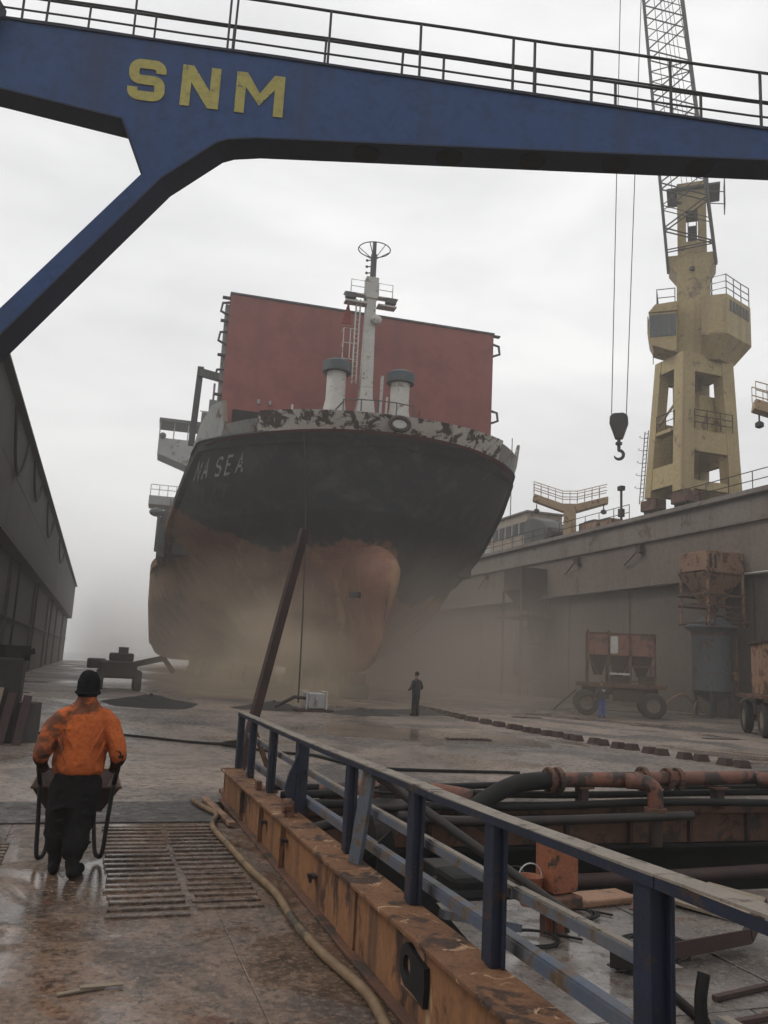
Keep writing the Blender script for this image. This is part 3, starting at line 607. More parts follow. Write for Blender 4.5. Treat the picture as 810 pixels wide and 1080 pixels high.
m = MB(); m.add([(MX-1.55, MY+.5, 22.5), (MX-.95, MY+.5, 22.5), (MX-1.2, MY+.5, 24.1), (MX-1.55, MY+.6, 22.5), (MX-.95, MY+.6, 22.5), (MX-1.2, MY+.6, 24.1)], [(0, 1, 2), (3, 4, 5), (0, 1, 4, 3), (1, 2, 5, 4), (2, 0, 3, 5)]); part('red_flag', m, mat('flag_red', (0.30, 0.05, 0.05), (0.25, 0.04, 0.04), 2, .8), mast)
mast.scale = (1, 1, .885); mast.location = (-.3, 0, 1.55)
# mushroom vents either side of the mast
for x, zt in ((-2.35, 18.3), (1.45, 18.15)):
    m = MB(); m.lathe([(.85, 13.4), (.72, 15.7), (.56, 16.6), (.56, zt)], (x, 1.6, 0), n=18); v = part('mushroom_vent', m, M_white, ship, smooth='auto')
    m = MB(); m.lathe([(.3, zt-.1), (.82, zt-.05), (.84, zt+.5), (.6, zt+.66), (.05, zt+.7)], (x, 1.6, 0), n=18); part('vent_cap', m, M_teal, v, smooth='auto')
# raised folding hatch cover
HY, HX0, HX1, HZ0, HZ1 = 6.1, -8.5, 8.8, 11.0, 23.85
m = MB(); m.box(((HX0+HX1)/2, HY, (HZ0+HZ1)/2), (HX1-HX0, .9, HZ1-HZ0)); hatch = part('hatch_cover', m, M_red, ship, bevel=0.04)
m = MB(); m.box(((HX0+HX1)/2, HY-.02, HZ1+.04), (HX1-HX0+.05, 1.0, .12)); part('cover_edge', m, M_dkgrey, hatch)
for sx, X in ((-1, HX0), (1, HX1)):
    for z in ((22.9, 21.0, 18.6, 16.4) if sx < 0 else (22.8, 18.2)):
        m = MB(); m.tube([(X, HY-.3, z+.42), (X+sx*.42, HY-.3, z+.34), (X+sx*.5, HY-.3, z-.2), (X, HY-.3, z-.42)], .085, 6); part('hinge_lug', m, M_dkgrey, hatch)
    for z in ((23.6, 22.1, 19.9, 17.4) if sx < 0 else (23.8, 16.6)):
        m = MB(); m.box((X+sx*.22, HY-.3, z), (.5, .3, .10)); part('cleat', m, M_dkgrey, hatch)
m = MB(); m.box((HX0-.12, HY+.2, 19.6), (.24, .5, 7.4)); part('seal_strip', m, M_grey, hatch)
m = MB(); m.bar((HX0-1.5, HY+1, 14.4), (HX0-1.35, HY+1, 19.4), .38, .3); m.bar((HX0-1.35, HY+.8, 19.0), (HX0-.1, HY+.2, 18.6), .25, .5); part('lifting_arm', m, M_dkgrey, ship)
m = MB(); m.box((-3.0, HY-.55, 15.85), (9.6, .2, 1.3)); part('cover_recess_dark', m, M_black, hatch)  # black slab on the cover: the dark of a recess as colour
for k, x in enumerate((-6.3, -5.6, -1.2, -.6, 4.2, 4.9)):
    m = MB(); m.box((x, HY-.50, 17.2), (.14, .12, .28)); part('cover_eye', m, M_grey, hatch)
m = MB(); m.tube([(3.9, HY-.55, 15), (3.9, HY-.55, 17.9)], .05, 5); part('cover_rod', m, M_hopred, hatch)
# deck edge structures and accommodation aft
for i in range(9):
    y = 14.5+i*2.6; h = 10.9+0.35*i+(.5 if i % 2 else 0)
    m = MB(); m.box((-11.25+.05*i, y, (8.2+h)/2), (.5, 1.9, h-8.2)); part('side_stanchion', m, M_stanchion, ship, bevel=0.02)
m = MB(); m.box((0, 27, 9.9), (21, 28, 3.0)); part('hatch_coaming', m, M_dkgrey, ship)
for i in range(6):
    y = 19+i*4; h = 13+1.35*i
    m = MB(); m.box((-9.9+.15*i, y, (8.4+h)/2), (.8, .5, h-8.4)); m.bar((-9.9, y, h-.3), (-5.0, y, h-.3), .4, .5); part('cell_guide', m, M_stanchion, ship)
acc_ = MB(); acc_.box((-.2, 50, 16.2), (19.2, 9, 15.6)); house = part('accommodation', acc_, M_grey, ship)
m = MB(); m.box((-.2, 48.5, 25.2), (16, 6.5, 2.6)); part('wheelhouse', m, M_grey, house)
for k in range(11):
    m = MB(); m.box((-7.4+1.44*k, 45.22, 25.5), (1.1, .06, 1.0)); part('bridge_window', m, M_glass, house)
for sx in (-1, 1):
    m = MB()
    def wp(y0): return [(sx*9.4, y0, 21.4), (sx*12.9, y0, 22.6), (sx*12.9, y0, 24.3), (sx*7.9, y0, 24.3), (sx*7.9, y0, 20.6)]
    a = wp(45.3); b = wp(48.8); n_ = 5; m.add(a+b, [tuple(range(n_)), tuple(range(n_, 2*n_))]+[(i, (i+1) % n_, n_+(i+1) % n_, n_+i) for i in range(n_)]); wg = part('bridge_wing', m, M_grey, house)
    m = MB(); m.box((sx*10.4, 47, 26.25), (5.2, 3.8, .35)); part('wing_roof', m, M_dkgrey, wg)
    for k in range(4):
        m = MB(); m.box((sx*(8.5+1.45*k), 45.4, 25.2), (.12, .12, 1.8)); part('wing_post', m, M_grey, wg)
    m = MB(); m.ball((sx*12.5, 45.2, 24.5), .35, 8); part('wing_lamp', m, M_dkgrey, wg, smooth=True)
    m = MB(); m.box((sx*11.4, 44.6, 17.2), (3.6, 3, .9)); lw = part('lower_wing', m, M_grey, house)
    m = MB(); m.bar((sx*9.4, 44.6, 15.0), (sx*11.6, 44.6, 16.8), .5, .5)
    for zz in (18.3, 18.8): m.tube([(sx*13.1, 43.2, zz), (sx*9.6, 43.2, zz)], .04, 4)
    for k in range(5): m.tube([(sx*(13.1-.85*k), 43.2, 17.6), (sx*(13.1-.85*k), 43.2, 18.8)], .04, 4)
    part('wing_rail', m, M_white, lw)
m = MB(); m.tube([(-7.6, 47, 26.5), (-7.6, 47, 31.5)], .12, 6); m.box((-7.6, 47, 29.0), (.8, .6, 1.1)); m.tube([(-8.9, 47, 28.2), (-6.3, 47, 28.2)], .05, 4); m.box((-7.4, 47, 27.2), (2.6, 1.6, 1.4)); part('radar_mast', m, M_dkgrey, house)
m = MB(); m.ball((-12.2, 38.5, 15.2), .55, 8, (1.3, 1, .8)); m.tube([(-12.0, 38.5, 11.4), (-12.0, 38.5, 15)], .12, 6); m.tube([(-12, 38.5, 14), (-11, 38.5, 15.8), (-11, 38.5, 16.6)], .08, 5); part('side_searchlight', m, M_dkgrey, ship, smooth=True)
# mooring line hanging from the bow, draught marks left out (not legible)
M_rope = mat('old_rope', (0.045, 0.036, 0.030), (0.03, 0.025, 0.02), 6, .9, spec=.1)
sw = Matrix.Translation(SH_LOC) @ Matrix.Rotation(SH_RZ, 4, 'Z')
def ship_w(x, y, z): return sw @ V((x, y, z))

# keel blocks under the ship
def make_block(loc, hgt, label):
    t = thing('keel_block', label, 'keel block', loc, group='keel blocks under the ship')
    x, y, z = loc
    m = MB(); m.box((x, y, .4), (1.5, 1.0, .8)); part('concrete_base', m, M_wallL, t, bevel=.03)
    m = MB(); m.box((x, y, (.81+hgt)/2), (1.2, .8, hgt-.81)); part('timber_cap', m, M_rustdark, t, bevel=.02)
    return t
_wrd = ['nearest keel block at the foot of the ship\'s stem', 'second keel block back from the ship\'s stem', 'third keel block back from the ship\'s stem', 'fourth keel block back from the ship\'s stem', 'fifth keel block back from the ship\'s stem', 'sixth keel block back from the ship\'s stem']
for i in range(6):
    p = ship_w(0, 3.0+i*4.5, 0); make_block((p.x, p.y, 0), 1.37, _wrd[i])
for i in range(8):
    for sx in ((-1, 1) if i < 2 else (-1,)):
        p = ship_w(sx*.72*hullpt((20+i*3.6)/50, 1.4, 1).x, 22+i*3.6, 0)
        make_block((p.x, p.y, 0), 1.37, ordinal(i+1)+(' bilge block back from the bow under the left side of the ship' if sx < 0 else ' bilge block back from the bow under the right side of the ship'))
p0 = ship_w(-6.6, 1.0, 7.6); m = MB()
m.tube(smoothpath([ship_w(-4.6, -2.6, 13.3), ship_w(-4.4, -3.6, 9.0), (8.5, 36.4, 4.0), (8.05, 34.2, .25)], 5), .035, 5); single('mooring_rope', m, M_rope, 'rope hanging from the ship bow down to the grey pump unit', 'rope', smooth=True)
# ------------------------------------------------------------------ overhead gantry with the letters SNM
GH = V((sin(AZ), cos(AZ), 0)); GU = V((cos(AZ), -sin(AZ), 0)); GD = 12.0
def G(u, d, z): return GH*(GD+d)+GU*u+V((0, 0, z))
gloc = G(-11.6, 0.25, 0)
gantry = thing('overhead_gantry', 'dark blue steel gantry with yellow letters SNM spanning the dock entrance overhead', 'gantry', (gloc.x, gloc.y, 0))
GT = 0.50
def gtop(u): return 11.97-(min(u, 6.2)+6.67)*0.104
web = [(-9.5, gtop(-9.5)), (-9.5, 11.35), (-6.51, 10.73), (-4.49, 10.30), (-4.36, 10.01), (-4.08, 9.36), (-11.9, -0.3), (-11.4, -0.3), (-3.78, 9.30), (-2.97, 9.96), (-2.78, 10.03), (-2.34, 10.08), (11.3, 10.22), (11.3, gtop(11.3)), (6.2, gtop(6.2))]
def gprism(poly, d0, d1):
    m = MB(); m.prism(poly, lambda a, b, k: G(a, d1 if k else d0, b)); return m
part('web_plate', gprism(web, 0.0, GT), M_blue, gantry)
def gstrip(poly, w0, w1, th, name, mt):
    """flange plate following an edge of the web"""
    for (a, b) in zip(poly, poly[1:]):
        m = MB(); pa = G(a[0], 0, a[1]); pb = G(b[0], 0, b[1]); d = (pb-pa).normalized(); n_ = d.cross(GH)
        if n_.z > 0: n_ = -n_
        vs = [p+GH*o+n_*q for p in (pa-d*0.0, pb+d*0.0) for o, q in ((w0, 0.003), (w1, 0.003), (w1, th), (w0, th))]
        m.add(vs, [(0, 1, 2, 3), (4, 5, 6, 7), (0, 1, 5, 4), (1, 2, 6, 5), (2, 3, 7, 6), (3, 0, 4, 7)]); part(name, m, mt, gantry)
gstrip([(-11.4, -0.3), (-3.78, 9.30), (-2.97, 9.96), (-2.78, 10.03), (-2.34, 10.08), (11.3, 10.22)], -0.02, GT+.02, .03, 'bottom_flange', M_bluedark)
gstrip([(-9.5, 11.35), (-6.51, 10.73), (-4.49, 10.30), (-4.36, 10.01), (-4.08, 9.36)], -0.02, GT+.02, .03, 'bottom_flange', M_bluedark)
for k in range(9):   # access holes in the soffit: black discs stand for their dark insides
    m = MB(); u_ = -0.6+1.35*k; m.lathe([(.22, 0), (.22, .012)], G(u_, GT/2, 10.075+(u_+2.34)*.0103-.052), n=16); part('soffit_hole_dark', m, M_black, gantry)
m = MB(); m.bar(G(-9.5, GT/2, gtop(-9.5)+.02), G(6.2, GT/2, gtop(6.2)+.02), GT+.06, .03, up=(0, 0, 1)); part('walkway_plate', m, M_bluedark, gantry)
m = MB(); m.box(G(-6.9, -0.08, 11.95), (0.5, 0.4, .55), rz=-AZ); part('joint_bracket', m, M_bluedark, gantry)
m = MB(); m.bar(G(11.05, GT/2, 10.3), G(11.05, GT/2, -0.33), .5, .46); part('end_column', m, M_blue, gantry)
# letters
LO, LS = (-4.47, 10.645), -0.082
def letter(path_or_poly, u0, wid, kind):
    T = lambda a, b, k: G(LO[0]+u0+a, -0.004-(0.012 if k else 0), LO[1]+(u0+a)*LS+b)
    if kind == 'poly': m = MB(); m.prism(path_or_poly, T); return m
    return ribbon(path_or_poly, .165, T)
H_ = .73; W = .60; e = .08; t_ = .155
def qa(cx, cy, r, a0, a1, n_=6): return [(cx+r*cos(radians(lerp(a0, a1, i/n_))), cy+r*sin(radians(lerp(a0, a1, i/n_)))) for i in range(n_+1)]
Sp = [(W-e, .50)]+qa(W-e-.11, H_-e-.11, .11, 0, 90)+qa(e+.11, H_-e-.11, .11, 90, 180)+qa(e+.11, .365+.105, .105, 180, 262)+qa(W-e-.11, .365-.105, .105, 82, 0)+qa(W-e-.11, e+.11, .11, 0, -90)+qa(e+.11, e+.11, .11, 270, 180)+[(e, .225)]
part('letter_s', letter(Sp, 0.0, W, 'line'), M_yellow, gantry)
W = .62
part('letter_n', letter([(0, 0), (t_, 0), (t_, H_-.30), (W-t_-.02, 0), (W, 0), (W, H_), (W-t_, H_), (W-t_, .30), (t_+.02, H_), (0, H_)], .86, W, 'poly'), M_yellow, gantry)
W = .78
part('letter_m', letter([(0, 0), (t_, 0), (t_, H_-.26), (W/2, .16), (W-t_, H_-.26), (W-t_, 0), (W, 0), (W, H_), (W-.17, H_), (W/2, .38), (.17, H_), (0, H_)], 1.74, W, 'poly'), M_yellow, gantry)
# double handrail on top
for d0, us, hr in ((0.06, [-6.35, -5.95, -4.5, -2.95, -2.85, -1.3, 0.2, 1.72, 2.07, 3.0, 4.3, 5.75, 7.2, 8.7], 1.08), (0.62, [-5.5, -4.35, -3.0, -1.42, -.1, .62, 2.18, 3.55, 5.0, 6.4, 7.9], .98)):
    for k, fr in enumerate((1.0, .52, .26) if d0 < .3 else (1.0, .55)):
        m = MB(); n_ = 24; pts = []
        for i in range(n_+1):
            u_ = lerp(-9.0, 9.4, i/n_); pts.append(G(u_, d0, gtop(u_)+hr*fr+.02*noise.noise(V((u_*.6, k, d0*5)))))
        m.tube(pts, .024 if k == 0 else .017, 6); rl = part('handrail', m, M_railsteel, gantry, smooth=True)
        if k == 0: top_rail = rl
    for u_ in us:
        m = MB(); m.bar(G(u_, d0, gtop(u_)-.02), G(u_+random.uniform(-.02, .02), d0, gtop(u_)+hr), .035, .035); part('rail_post', m, M_railsteel, top_rail)

# ------------------------------------------------------------------ crane on the right wall
WT = 12.88
crane = thing('dock_crane', 'tall yellow portal dock crane with lattice jib standing on the right dock wall', 'crane', (37.5, 46.4, WT))
B0 = dict(x0=35.05, x1=40.0, y0=44.4, y1=48.4); T0 = dict(x0=35.45, x1=39.6, y0=44.55, y1=47.6)
zb, zt_ = 14.2, 23.9
def at_h(z):
    k = (z-zb)/(zt_-zb); return {q: lerp(B0[q], T0[q], k) for q in B0}
def corner(ix, iy, z): c = at_h(z); return V((c['x1'] if ix else c['x0'], c['y1'] if iy else c['y0'], z))
for ix in (0, 1):
    for iy in (0, 1):
        m = MB(); sx = 1 if ix == 0 else -1; sy = 1 if iy == 0 else -1; wx, wy = (1.0, .95) if iy == 0 else (.8, .7)
        vs = []
        for z in (zb, zt_):
            p = corner(ix, iy, z); vs += [p, p+V((sx*wx, 0, 0)), p+V((sx*wx, sy*wy, 0)), p+V((0, sy*wy, 0))]
        m.add(vs, [(0, 1, 2, 3), (4, 5, 6, 7), (0, 1, 5, 4), (1, 2, 6, 5), (2, 3, 7, 6), (3, 0, 4, 7)]); part('portal_leg', m, M_crane, crane, bevel=.03)
        p = corner(ix, iy, zb); bx = p.x+sx*.5; by = p.y+sy*.35
        m = MB(); m.box((bx, by, 13.75), (.9, 1.7, .75)); m.box((bx, by, 14.15), (.6, .7, .4)); bg_ = part('bogie', m, M_rust, crane, bevel=.05)
        for k in (-1, 1):
            m = MB(); m.lathe([(.36, -.16), (.36, .16)], (bx, by+k*.5, 13.38), 'X', 16); part('bogie_wheel', m, M_darksteel, bg_, smooth='auto')
def band(side, z0, z1, name='portal_beam', th=.5, mt=None, inset=0.05):
    m = MB(); vs = []
    for z in (z0, z1):
        c = at_h(z)
        if side == 'front': q = [(c['x0']+.9, c['y0']+inset), (c['x1']-.9, c['y0']+inset), (c['x1']-.9, c['y0']+inset+th), (c['x0']+.9, c['y0']+inset+th)]
        elif side == 'back': q = [(c['x0']+.7, c['y1']-inset), (c['x1']-.7, c['y1']-inset), (c['x1']-.7, c['y1']-inset-th), (c['x0']+.7, c['y1']-inset-th)]
        elif side == 'left': q = [(c['x0']+inset, c['y0']+.9), (c['x0']+inset, c['y1']-.65), (c['x0']+inset+th, c['y1']-.65), (c['x0']+inset+th, c['y0']+.9)]
        else: q = [(c['x1']-inset, c['y0']+.9), (c['x1']-inset, c['y1']-.65), (c['x1']-inset-th, c['y1']-.65), (c['x1']-inset-th, c['y0']+.9)]
        vs += [V((a, b, z)) for a, b in q]
    m.add(vs, [(0, 1, 2, 3), (4, 5, 6, 7), (0, 1, 5, 4), (1, 2, 6, 5), (2, 3, 7, 6), (3, 0, 4, 7)]); part(name, m, mt or M_crane, crane, bevel=.02)
band('front', 17.0, 18.5); band('front', 22.6, 23.9); band('left', 14.7, 16.2); band('left', 22.9, 23.9); band('left', 18.5, 18.75, th=.7, name='side_platform')
band('back', 22.4, 23.9); band('back', 14.4, 15.4); band('right', 22.8, 23.9); band('right', 16.6, 18.0); band('right', 14.4, 15.2)
band('back', 15.4, 19.5, 'machinery_panel', th=.3, inset=.3); band('front', 14.4, 15.0)
m = MB(); m.box((38.3, 46.4, 20.0), (1.4, 1.6, 2.8)); part('equipment_box', m, M_crane, crane, bevel=.04)
m = MB(); m.tube([(37.0, 47.2, 14), (37.0, 47.2, 23)], .3, 10); part('cable_duct', m, M_crane, crane, smooth='auto')
m = MB(); m.tube([(36.6, 46.0, 13.6), (36.9, 46.0, 17.5)], .22, 8); m.box((37.3, 46, 14.2), (.7, .6, 1.6)); part('power_box', m, M_rust, crane)
m = MB(); m.bar((35.35, 47.4, 19.0), (35.35, 45.0, 20.6), .12, .12); part('side_brace', m, M_crane, crane)
small_rail(crane, 'portal_railing', [V((36.1, 44.3, 18.5)), V((37.1, 44.3, 18.5)), V((38.2, 44.3, 18.5)), V((39.2, 44.3, 18.5))], 1.3, M_rustdark, .035, 3)
small_rail(crane, 'side_railing', [V((35.25, 45.3, 18.75)), V((35.25, 46.2, 18.75)), V((35.25, 47.2, 18.75))], 1.1, M_rustdark, .03, 2)
small_rail(crane, 'top_railing', [V((35.3, 47.6, 23.9)), V((35.3, 46.5, 23.9)), V((35.35, 45.4, 23.9))], 1.0, M_rustdark, .03, 2)
m = MB()
for y in (48.75, 49.15): m.tube([(35.2, y, 14.0), (35.35, y-.5, 19.2)], .035, 5)
for k in range(17): m.tube([(35.21+.008*k, 48.73-.03*k, 14.2+.3*k), (35.21+.008*k, 49.13-.03*k, 14.2+.3*k)], .02, 4)
for k in range(5): m.tube(arc((35.2+.03*k, 48.95-.1*k, 15.2+.9*k), .42, 0, pi, 6, 'XY'), .02, 4)
part('access_ladder', m, M_rustdark, crane)
# slewing part, turned so that the jib reaches out over the dock
CC = V((37.45, 45.9, 0)); RTv = V((.775, -.632, 0)); AWv = V((.632, .775, 0))
def K(x, y, z): return CC+RTv*x+AWv*y+V((0, 0, z))
def kbox(x0, x1, y0, y1, z0, z1, zf=None):
    return MB().add([K(x, y, z) for z in (z0, z1) for y in (y0, y1) for x in (x0, x1)], [(0, 2, 3, 1), (4, 5, 7, 6), (0, 1, 5, 4), (2, 6, 7, 3), (0, 4, 6, 2), (1, 3, 7, 5)])
def kprism(poly, y0, y1):
    m = MB(); m.prism(poly, lambda a, b, k: K(a, y1 if k else y0, b)); return m
part('slewing_body', kprism([(-1.35, 23.9), (1.9, 23.9), (1.9, 24.4), (1.12, 25.2), (1.08, 30.1), (1.55, 30.9), (1.55, 31.5), (-1.65, 31.5), (-1.65, 30.9), (-1.08, 30.1), (-1.12, 24.6)], -1.1, 1.2), M_crane, crane, bevel=.03)
def plan(poly, z0, z1, poly2=None):
    n_ = len(poly); q = poly2 or poly; return MB().add([K(a, b_, z0) for a, b_ in q]+[K(a, b_, z1) for a, b_ in poly], [tuple(range(n_-1, -1, -1)), tuple(range(n_, 2*n_))]+[(i, (i+1) % n_, n_+(i+1) % n_, n_+i) for i in range(n_)])
HP = [(.5, -1.9), (2.15, -1.9), (3.75, .9), (2.0, 2.4), (.5, 1.6)]
mh = part('machinery_house', plan(HP, 25.0, 27.9), M_crane, crane, bevel=.03)
part('house_hopper', plan(HP, 23.6, 24.99, [(.5, -1.0), (1.6, -1.0), (2.6, .7), (1.6, 1.6), (.5, 1.2)]), M_crane, mh)
part('house_door', kbox(.95, 1.95, -1.94, -1.905, 25.1, 27.5), M_crane, mh, bevel=.01)
for k in range(6):
    f0, f1 = (.10+.14*k), (.20+.14*k); pa = K(lerp(2.15, 3.75, f0), lerp(-1.9, .9, f0), 27.15); pb = K(lerp(2.15, 3.75, f1), lerp(-1.9, .9, f1), 27.15); m = MB(); m.bar(pa, pb, .06, .8); part('vent_louvre', m, M_cranegrey, mh)
cab = part('crane_cab', kprism([(-1.1, 27.0), (-2.9, 27.0), (-3.0, 25.2), (-2.7, 24.6), (-1.1, 23.95)], -1.9, .6), M_crane, crane, bevel=.03)
part('cab_roof', kprism([(-1.05, 27.0), (-2.95, 27.0), (-2.5, 27.55), (-1.05, 27.65)], -2.0, .7), M_crane, cab)
for a, b in ((-2.85, -2.25), (-2.2, -1.6), (-1.55, -1.15)): part('cab_window', kbox(a, b, -1.935, -1.9, 25.2, 26.8), M_glass, cab)
for a, b in ((-1.8, -.9), (-.8, .4)): part('cab_window', kbox(-3.03, -2.97, a, b, 25.5, 26.8), M_glass, cab)
small_rail(crane, 'house_railing', [K(1.0, 1.4, 27.9), K(1.2, -1.5, 27.9), K(2.1, -1.8, 27.9), K(2.6, -.9, 27.9), K(3.1, 0, 27.9), K(3.65, .9, 27.9)], 1.45, M_cranegrey, .035, 3)
small_rail(crane, 'cab_railing', [K(-2.4, .5, 27.55), K(-2.4, -1.6, 27.55), K(-1.2, -1.6, 27.55)], 1.25, M_cranegrey, .035, 2)
# upper tower with an opening
for (x0, x1, z0, z1) in ((-1.0, -.42, 31.5, 37.2), (.38, .95, 31.5, 37.2), (-.42, .38, 31.5, 32.6), (-.42, .38, 35.0, 37.2)):
    part('tower_plate', kbox(x0, x1, -.8, .9, z0, z1), M_crane if z0 < 35.5 else M_cranegrey, crane)
part('tower_gear', kbox(-.3, .3, .1, .5, 32.6, 34.2), M_cranegrey, crane)
m = MB()
for x in (-.28, .28): m.tube([K(x, -.5, 32.6), K(x, -.5, 35.0)], .04, 5)
for k in range(5): m.tube([K(-.28, -.5, 33+.45*k), K(.28, -.5, 33+.45*k)], .03, 5)
part('tower_ladder', m, M_cranegrey, crane)
part('head_platform', kbox(-1.7, 1.9, -1.1, 1.3, 36.6, 36.75), M_cranegrey, crane)
m = MB()
for p_ in ((1.1, -1), (2.2, -.6), (2.2, .8)): m.tube([K(p_[0], p_[1], 35.2), K(p_[0], p_[1], 37.3)], .04, 5)
for z in (35.25, 36.2, 37.3): m.tube([K(1.1, -1, z), K(2.2, -.6, z), K(2.2, .8, z)], .04, 5)
part('sheave_gallery', m, M_cranegrey, crane)
m = MB(); m.tube(arc(K(-.9, -.9, 36.2), .55, pi, 2*pi, 8), .1, 6); part('sheave_guard', m, M_cranegrey, crane)
# lattice jib
J0 = K(-.05, -1.25, 30.3); J1 = K(-3.0, -9.1, 63.0); JD = (J1-J0).normalized(); JX = RTv.copy(); JX = (JX-JD*JX.dot(JD)).normalized(); JY = JD.cross(JX)
JL = (J1-J0).length
def jp(l, sx, sy):
    k = l/JL; wx = lerp(1.58, 1.18, min(1, k*1.5)) if k < .7 else lerp(1.18, .35, (k-.7)/.3); wy = .25 if l <= 0 else (lerp(.25, .8, min(1, k*5)) if k < .7 else lerp(.8, .35, (k-.7)/.3))
    return J0+JD*l+JX*sx*wx+JY*sy*wy
jib = MB(); jib.box(J0, (.25, .25, .25)); jib_o = part('jib_pivot', jib, M_cranegrey, crane)
for sx in (-1, 1):
    for sy in (-1, 1):
        m = MB(); m.tube([jp(JL*i/16, sx, sy) for i in range(17)], .105, 6); part('jib_chord', m, M_cranegrey, jib_o)
nb = 20
for i in range(nb):
    a, b = JL*(i+1)/(nb+2), JL*(i+2)/(nb+2); f = 1 if i % 2 else -1; m = MB()
    for sy in (-1, 1):
        m.tube([jp(a, -f, sy), jp(b, f, sy)], .06, 4)
        if i % 4 == 0: m.tube([jp(a, -1, sy), jp(a, 1, sy)], .05, 4)
        else: m.tube([jp(a, f, sy), jp(b, -f, sy)], .04, 4)
    for sx in (-1, 1): m.tube([jp(a, sx, -f), jp(b, sx, f)], .045, 4)
    part('jib_lacing', m, M_cranegrey, jib_o)
m = MB()
for k in range(4): m.tube([K(-.6+.35*k, .2, 37.1), jp(JL*.97, -.6+.35*k, 0)], .025, 4)
for k in (-1, 1): m.tube([K(k*1.3, .9, 36.7), jp(JL*.97, k*.8, 1)], .03, 4)
part('luffing_ropes', m, M_cranegrey, jib_o)
# hook and falls
hx, hy, hz = 28.3, 41.5, 16.6
hook = thing('crane_hook', 'heavy hook block hanging on two wire ropes from the crane jib', 'hook', (hx, hy, 14.7))
hd = RTv
m = MB(); jh = J1
for s_, o_ in ((-1, .42), (1, .42)): m.tube([V((hx, hy, 17.4))+hd*s_*.43, V((hx, hy, 62.5))+hd*(1.15+s_*.8)], .03, 5)
part('wire_rope', m, M_cranegrey, hook)
m = MB(); m.prism([(-.52, 17.35), (-.30, 17.55), (.30, 17.55), (.52, 17.35), (.54, 16.9), (.22, 15.95), (-.22, 15.95), (-.54, 16.9)], lambda a, b, k: V((hx, hy, b))+hd*a+AWv*(.22 if k else -.22)); part('pulley_block', m, M_darksteel, hook, bevel=.06)
m = MB(); m.tube([(hx, hy, 15.95), (hx, hy, 15.3)], .1, 8); m.tube([(hx, hy, 15.75), (hx, hy, 15.6)], .2, 8); part('swivel', m, M_darksteel, hook)
pts = [V((hx, hy, 15.35))]+[V((hx, hy, 14.98))+hd*(.27*sin(a))+V((0, 0, .27*cos(a))) for a in [i*pi*1.45/10 for i in range(11)]]
m = MB(); m.tube(pts, [.1]*8+[.09, .08, .06, .03], 8); part('hook', m, M_darksteel, hook, smooth=True)

# ------------------------------------------------------------------ things on top of the right wall
def y_platform(loc, label):
    x, y, z = loc; t = thing('arm_platform', label, 'platform', loc, group='yellow Y shaped arm platforms on the dock wall'); R_ = V((.86, -.51, 0)); A_ = V((.51, .86, 0)); o = V(loc)
    m = MB(); m.prism([(-.55, 0), (.55, 0), (.5, 2.4), (3.1, 3.2), (3.1, 3.75), (.6, 3.1), (-.6, 3.1), (-3.0, 3.95), (-3.1, 3.35), (-.5, 2.4)], lambda a, b, k: o+R_*a+A_*(.45 if k else -.45)+V((0, 0, b))); part('y_frame', m, M_hopyel, t, bevel=.04)
    for s_ in (-1, 1):
        m = MB(); pts = [o+R_*a+A_*s_*.5+V((0, 0, b)) for a, b in ((-3.0, 3.95), (-1.8, 3.55), (-.6, 3.15), (.6, 3.15), (1.8, 3.45), (3.0, 3.75))]
        for h in (.5, 1.0): m.tube([p+V((0, 0, h)) for p in pts], .035, 4)
        for a in range(len(pts)-1):
            for q in (0, .5): pp = pts[a].lerp(pts[a+1], q); m.tube([pp, pp+V((0, 0, 1))], .03, 4)
        part('railing', m, M_hopyel, t)
    for s_ in (-1, 1):
        m = MB(); e_ = o+R_*s_*2.75+V((0, 0, 3.1)); m.tube([e_, e_-V((0, 0, .5))], .05, 5); m.lathe([(.1, .1), (.24, 0), (.24, -.22), (.1, -.3)], e_-V((0, 0, .5)), n=10); part('hanging_lamp', m, M_darksteel, t)
    m = MB(); m.box(o+R_*1.5+V((0, 0, .75)), (1.2, 1.0, 1.5)); part('winch_box', m, M_hoptan, t, bevel=.05)
    return t
M_hopyel = mat('pale_yellow_steel', (0.40, 0.29, 0.17), (0.34, 0.24, 0.14), 0.8, .7, rust=(.17, .10, .06), rust_amt=.06)
y_platform((36.4, 60.4, WT), 'yellow Y shaped arm platform with railings beside the control house')
y_platform((37.0, 35.6, WT+1.2), 'yellow arm platform with railing cut off by the right picture edge')
hs_ = thing('control_house', 'beige control house with a row of windows on the dock wall', 'house', (38.2, 72, WT))
m = MB(); m.box((38.2, 71.5, WT+1.8), (3.6, 7.5, 3.6)); part('house_wall', m, M_hoptan if False else mat('beige_paint', (.30, .255, .20), (.26, .22, .175), .6, .8, rust=(.15, .10, .07), rust_amt=.05), hs_)
m = MB(); m.box((38.2, 71.5, WT+3.68), (4.0, 7.9, .16)); part('roof', m, M_wallband, hs_)
for k in range(5):
    m = MB(); m.box((36.37, 68.7+1.4*k, WT+2.2), (.06, .95, 1.15)); part('window', m, M_glass, hs_)
for k in range(2):
    m = MB(); m.box((37.4+1.5*k, 67.72, WT+2.2), (.9, .06, 1.1)); part('window', m, M_glass, hs_)
m = MB(); m.tube([(37.2, 72.8, WT+3.7), (37.2, 72.8, WT+12)], .05, 5); part('aerial', m, M_dkgrey, hs_)
dw = thing('deck_winch', 'big dark rounded winch housing beside the control house', 'winch', (36.6, 64.8, WT))
m = MB(); m.prism([(-2.2, 0), (2.2, 0), (2.2, 1.4), (1.2, 2.1), (-.6, 2.7), (-1.8, 2.7), (-2.2, 2.2)], lambda a, b, k: V((36.6+(1.0 if k else -1.0), 64.8-a, WT+b))); part('housing', m, M_dkgrey, dw, bevel=.15)
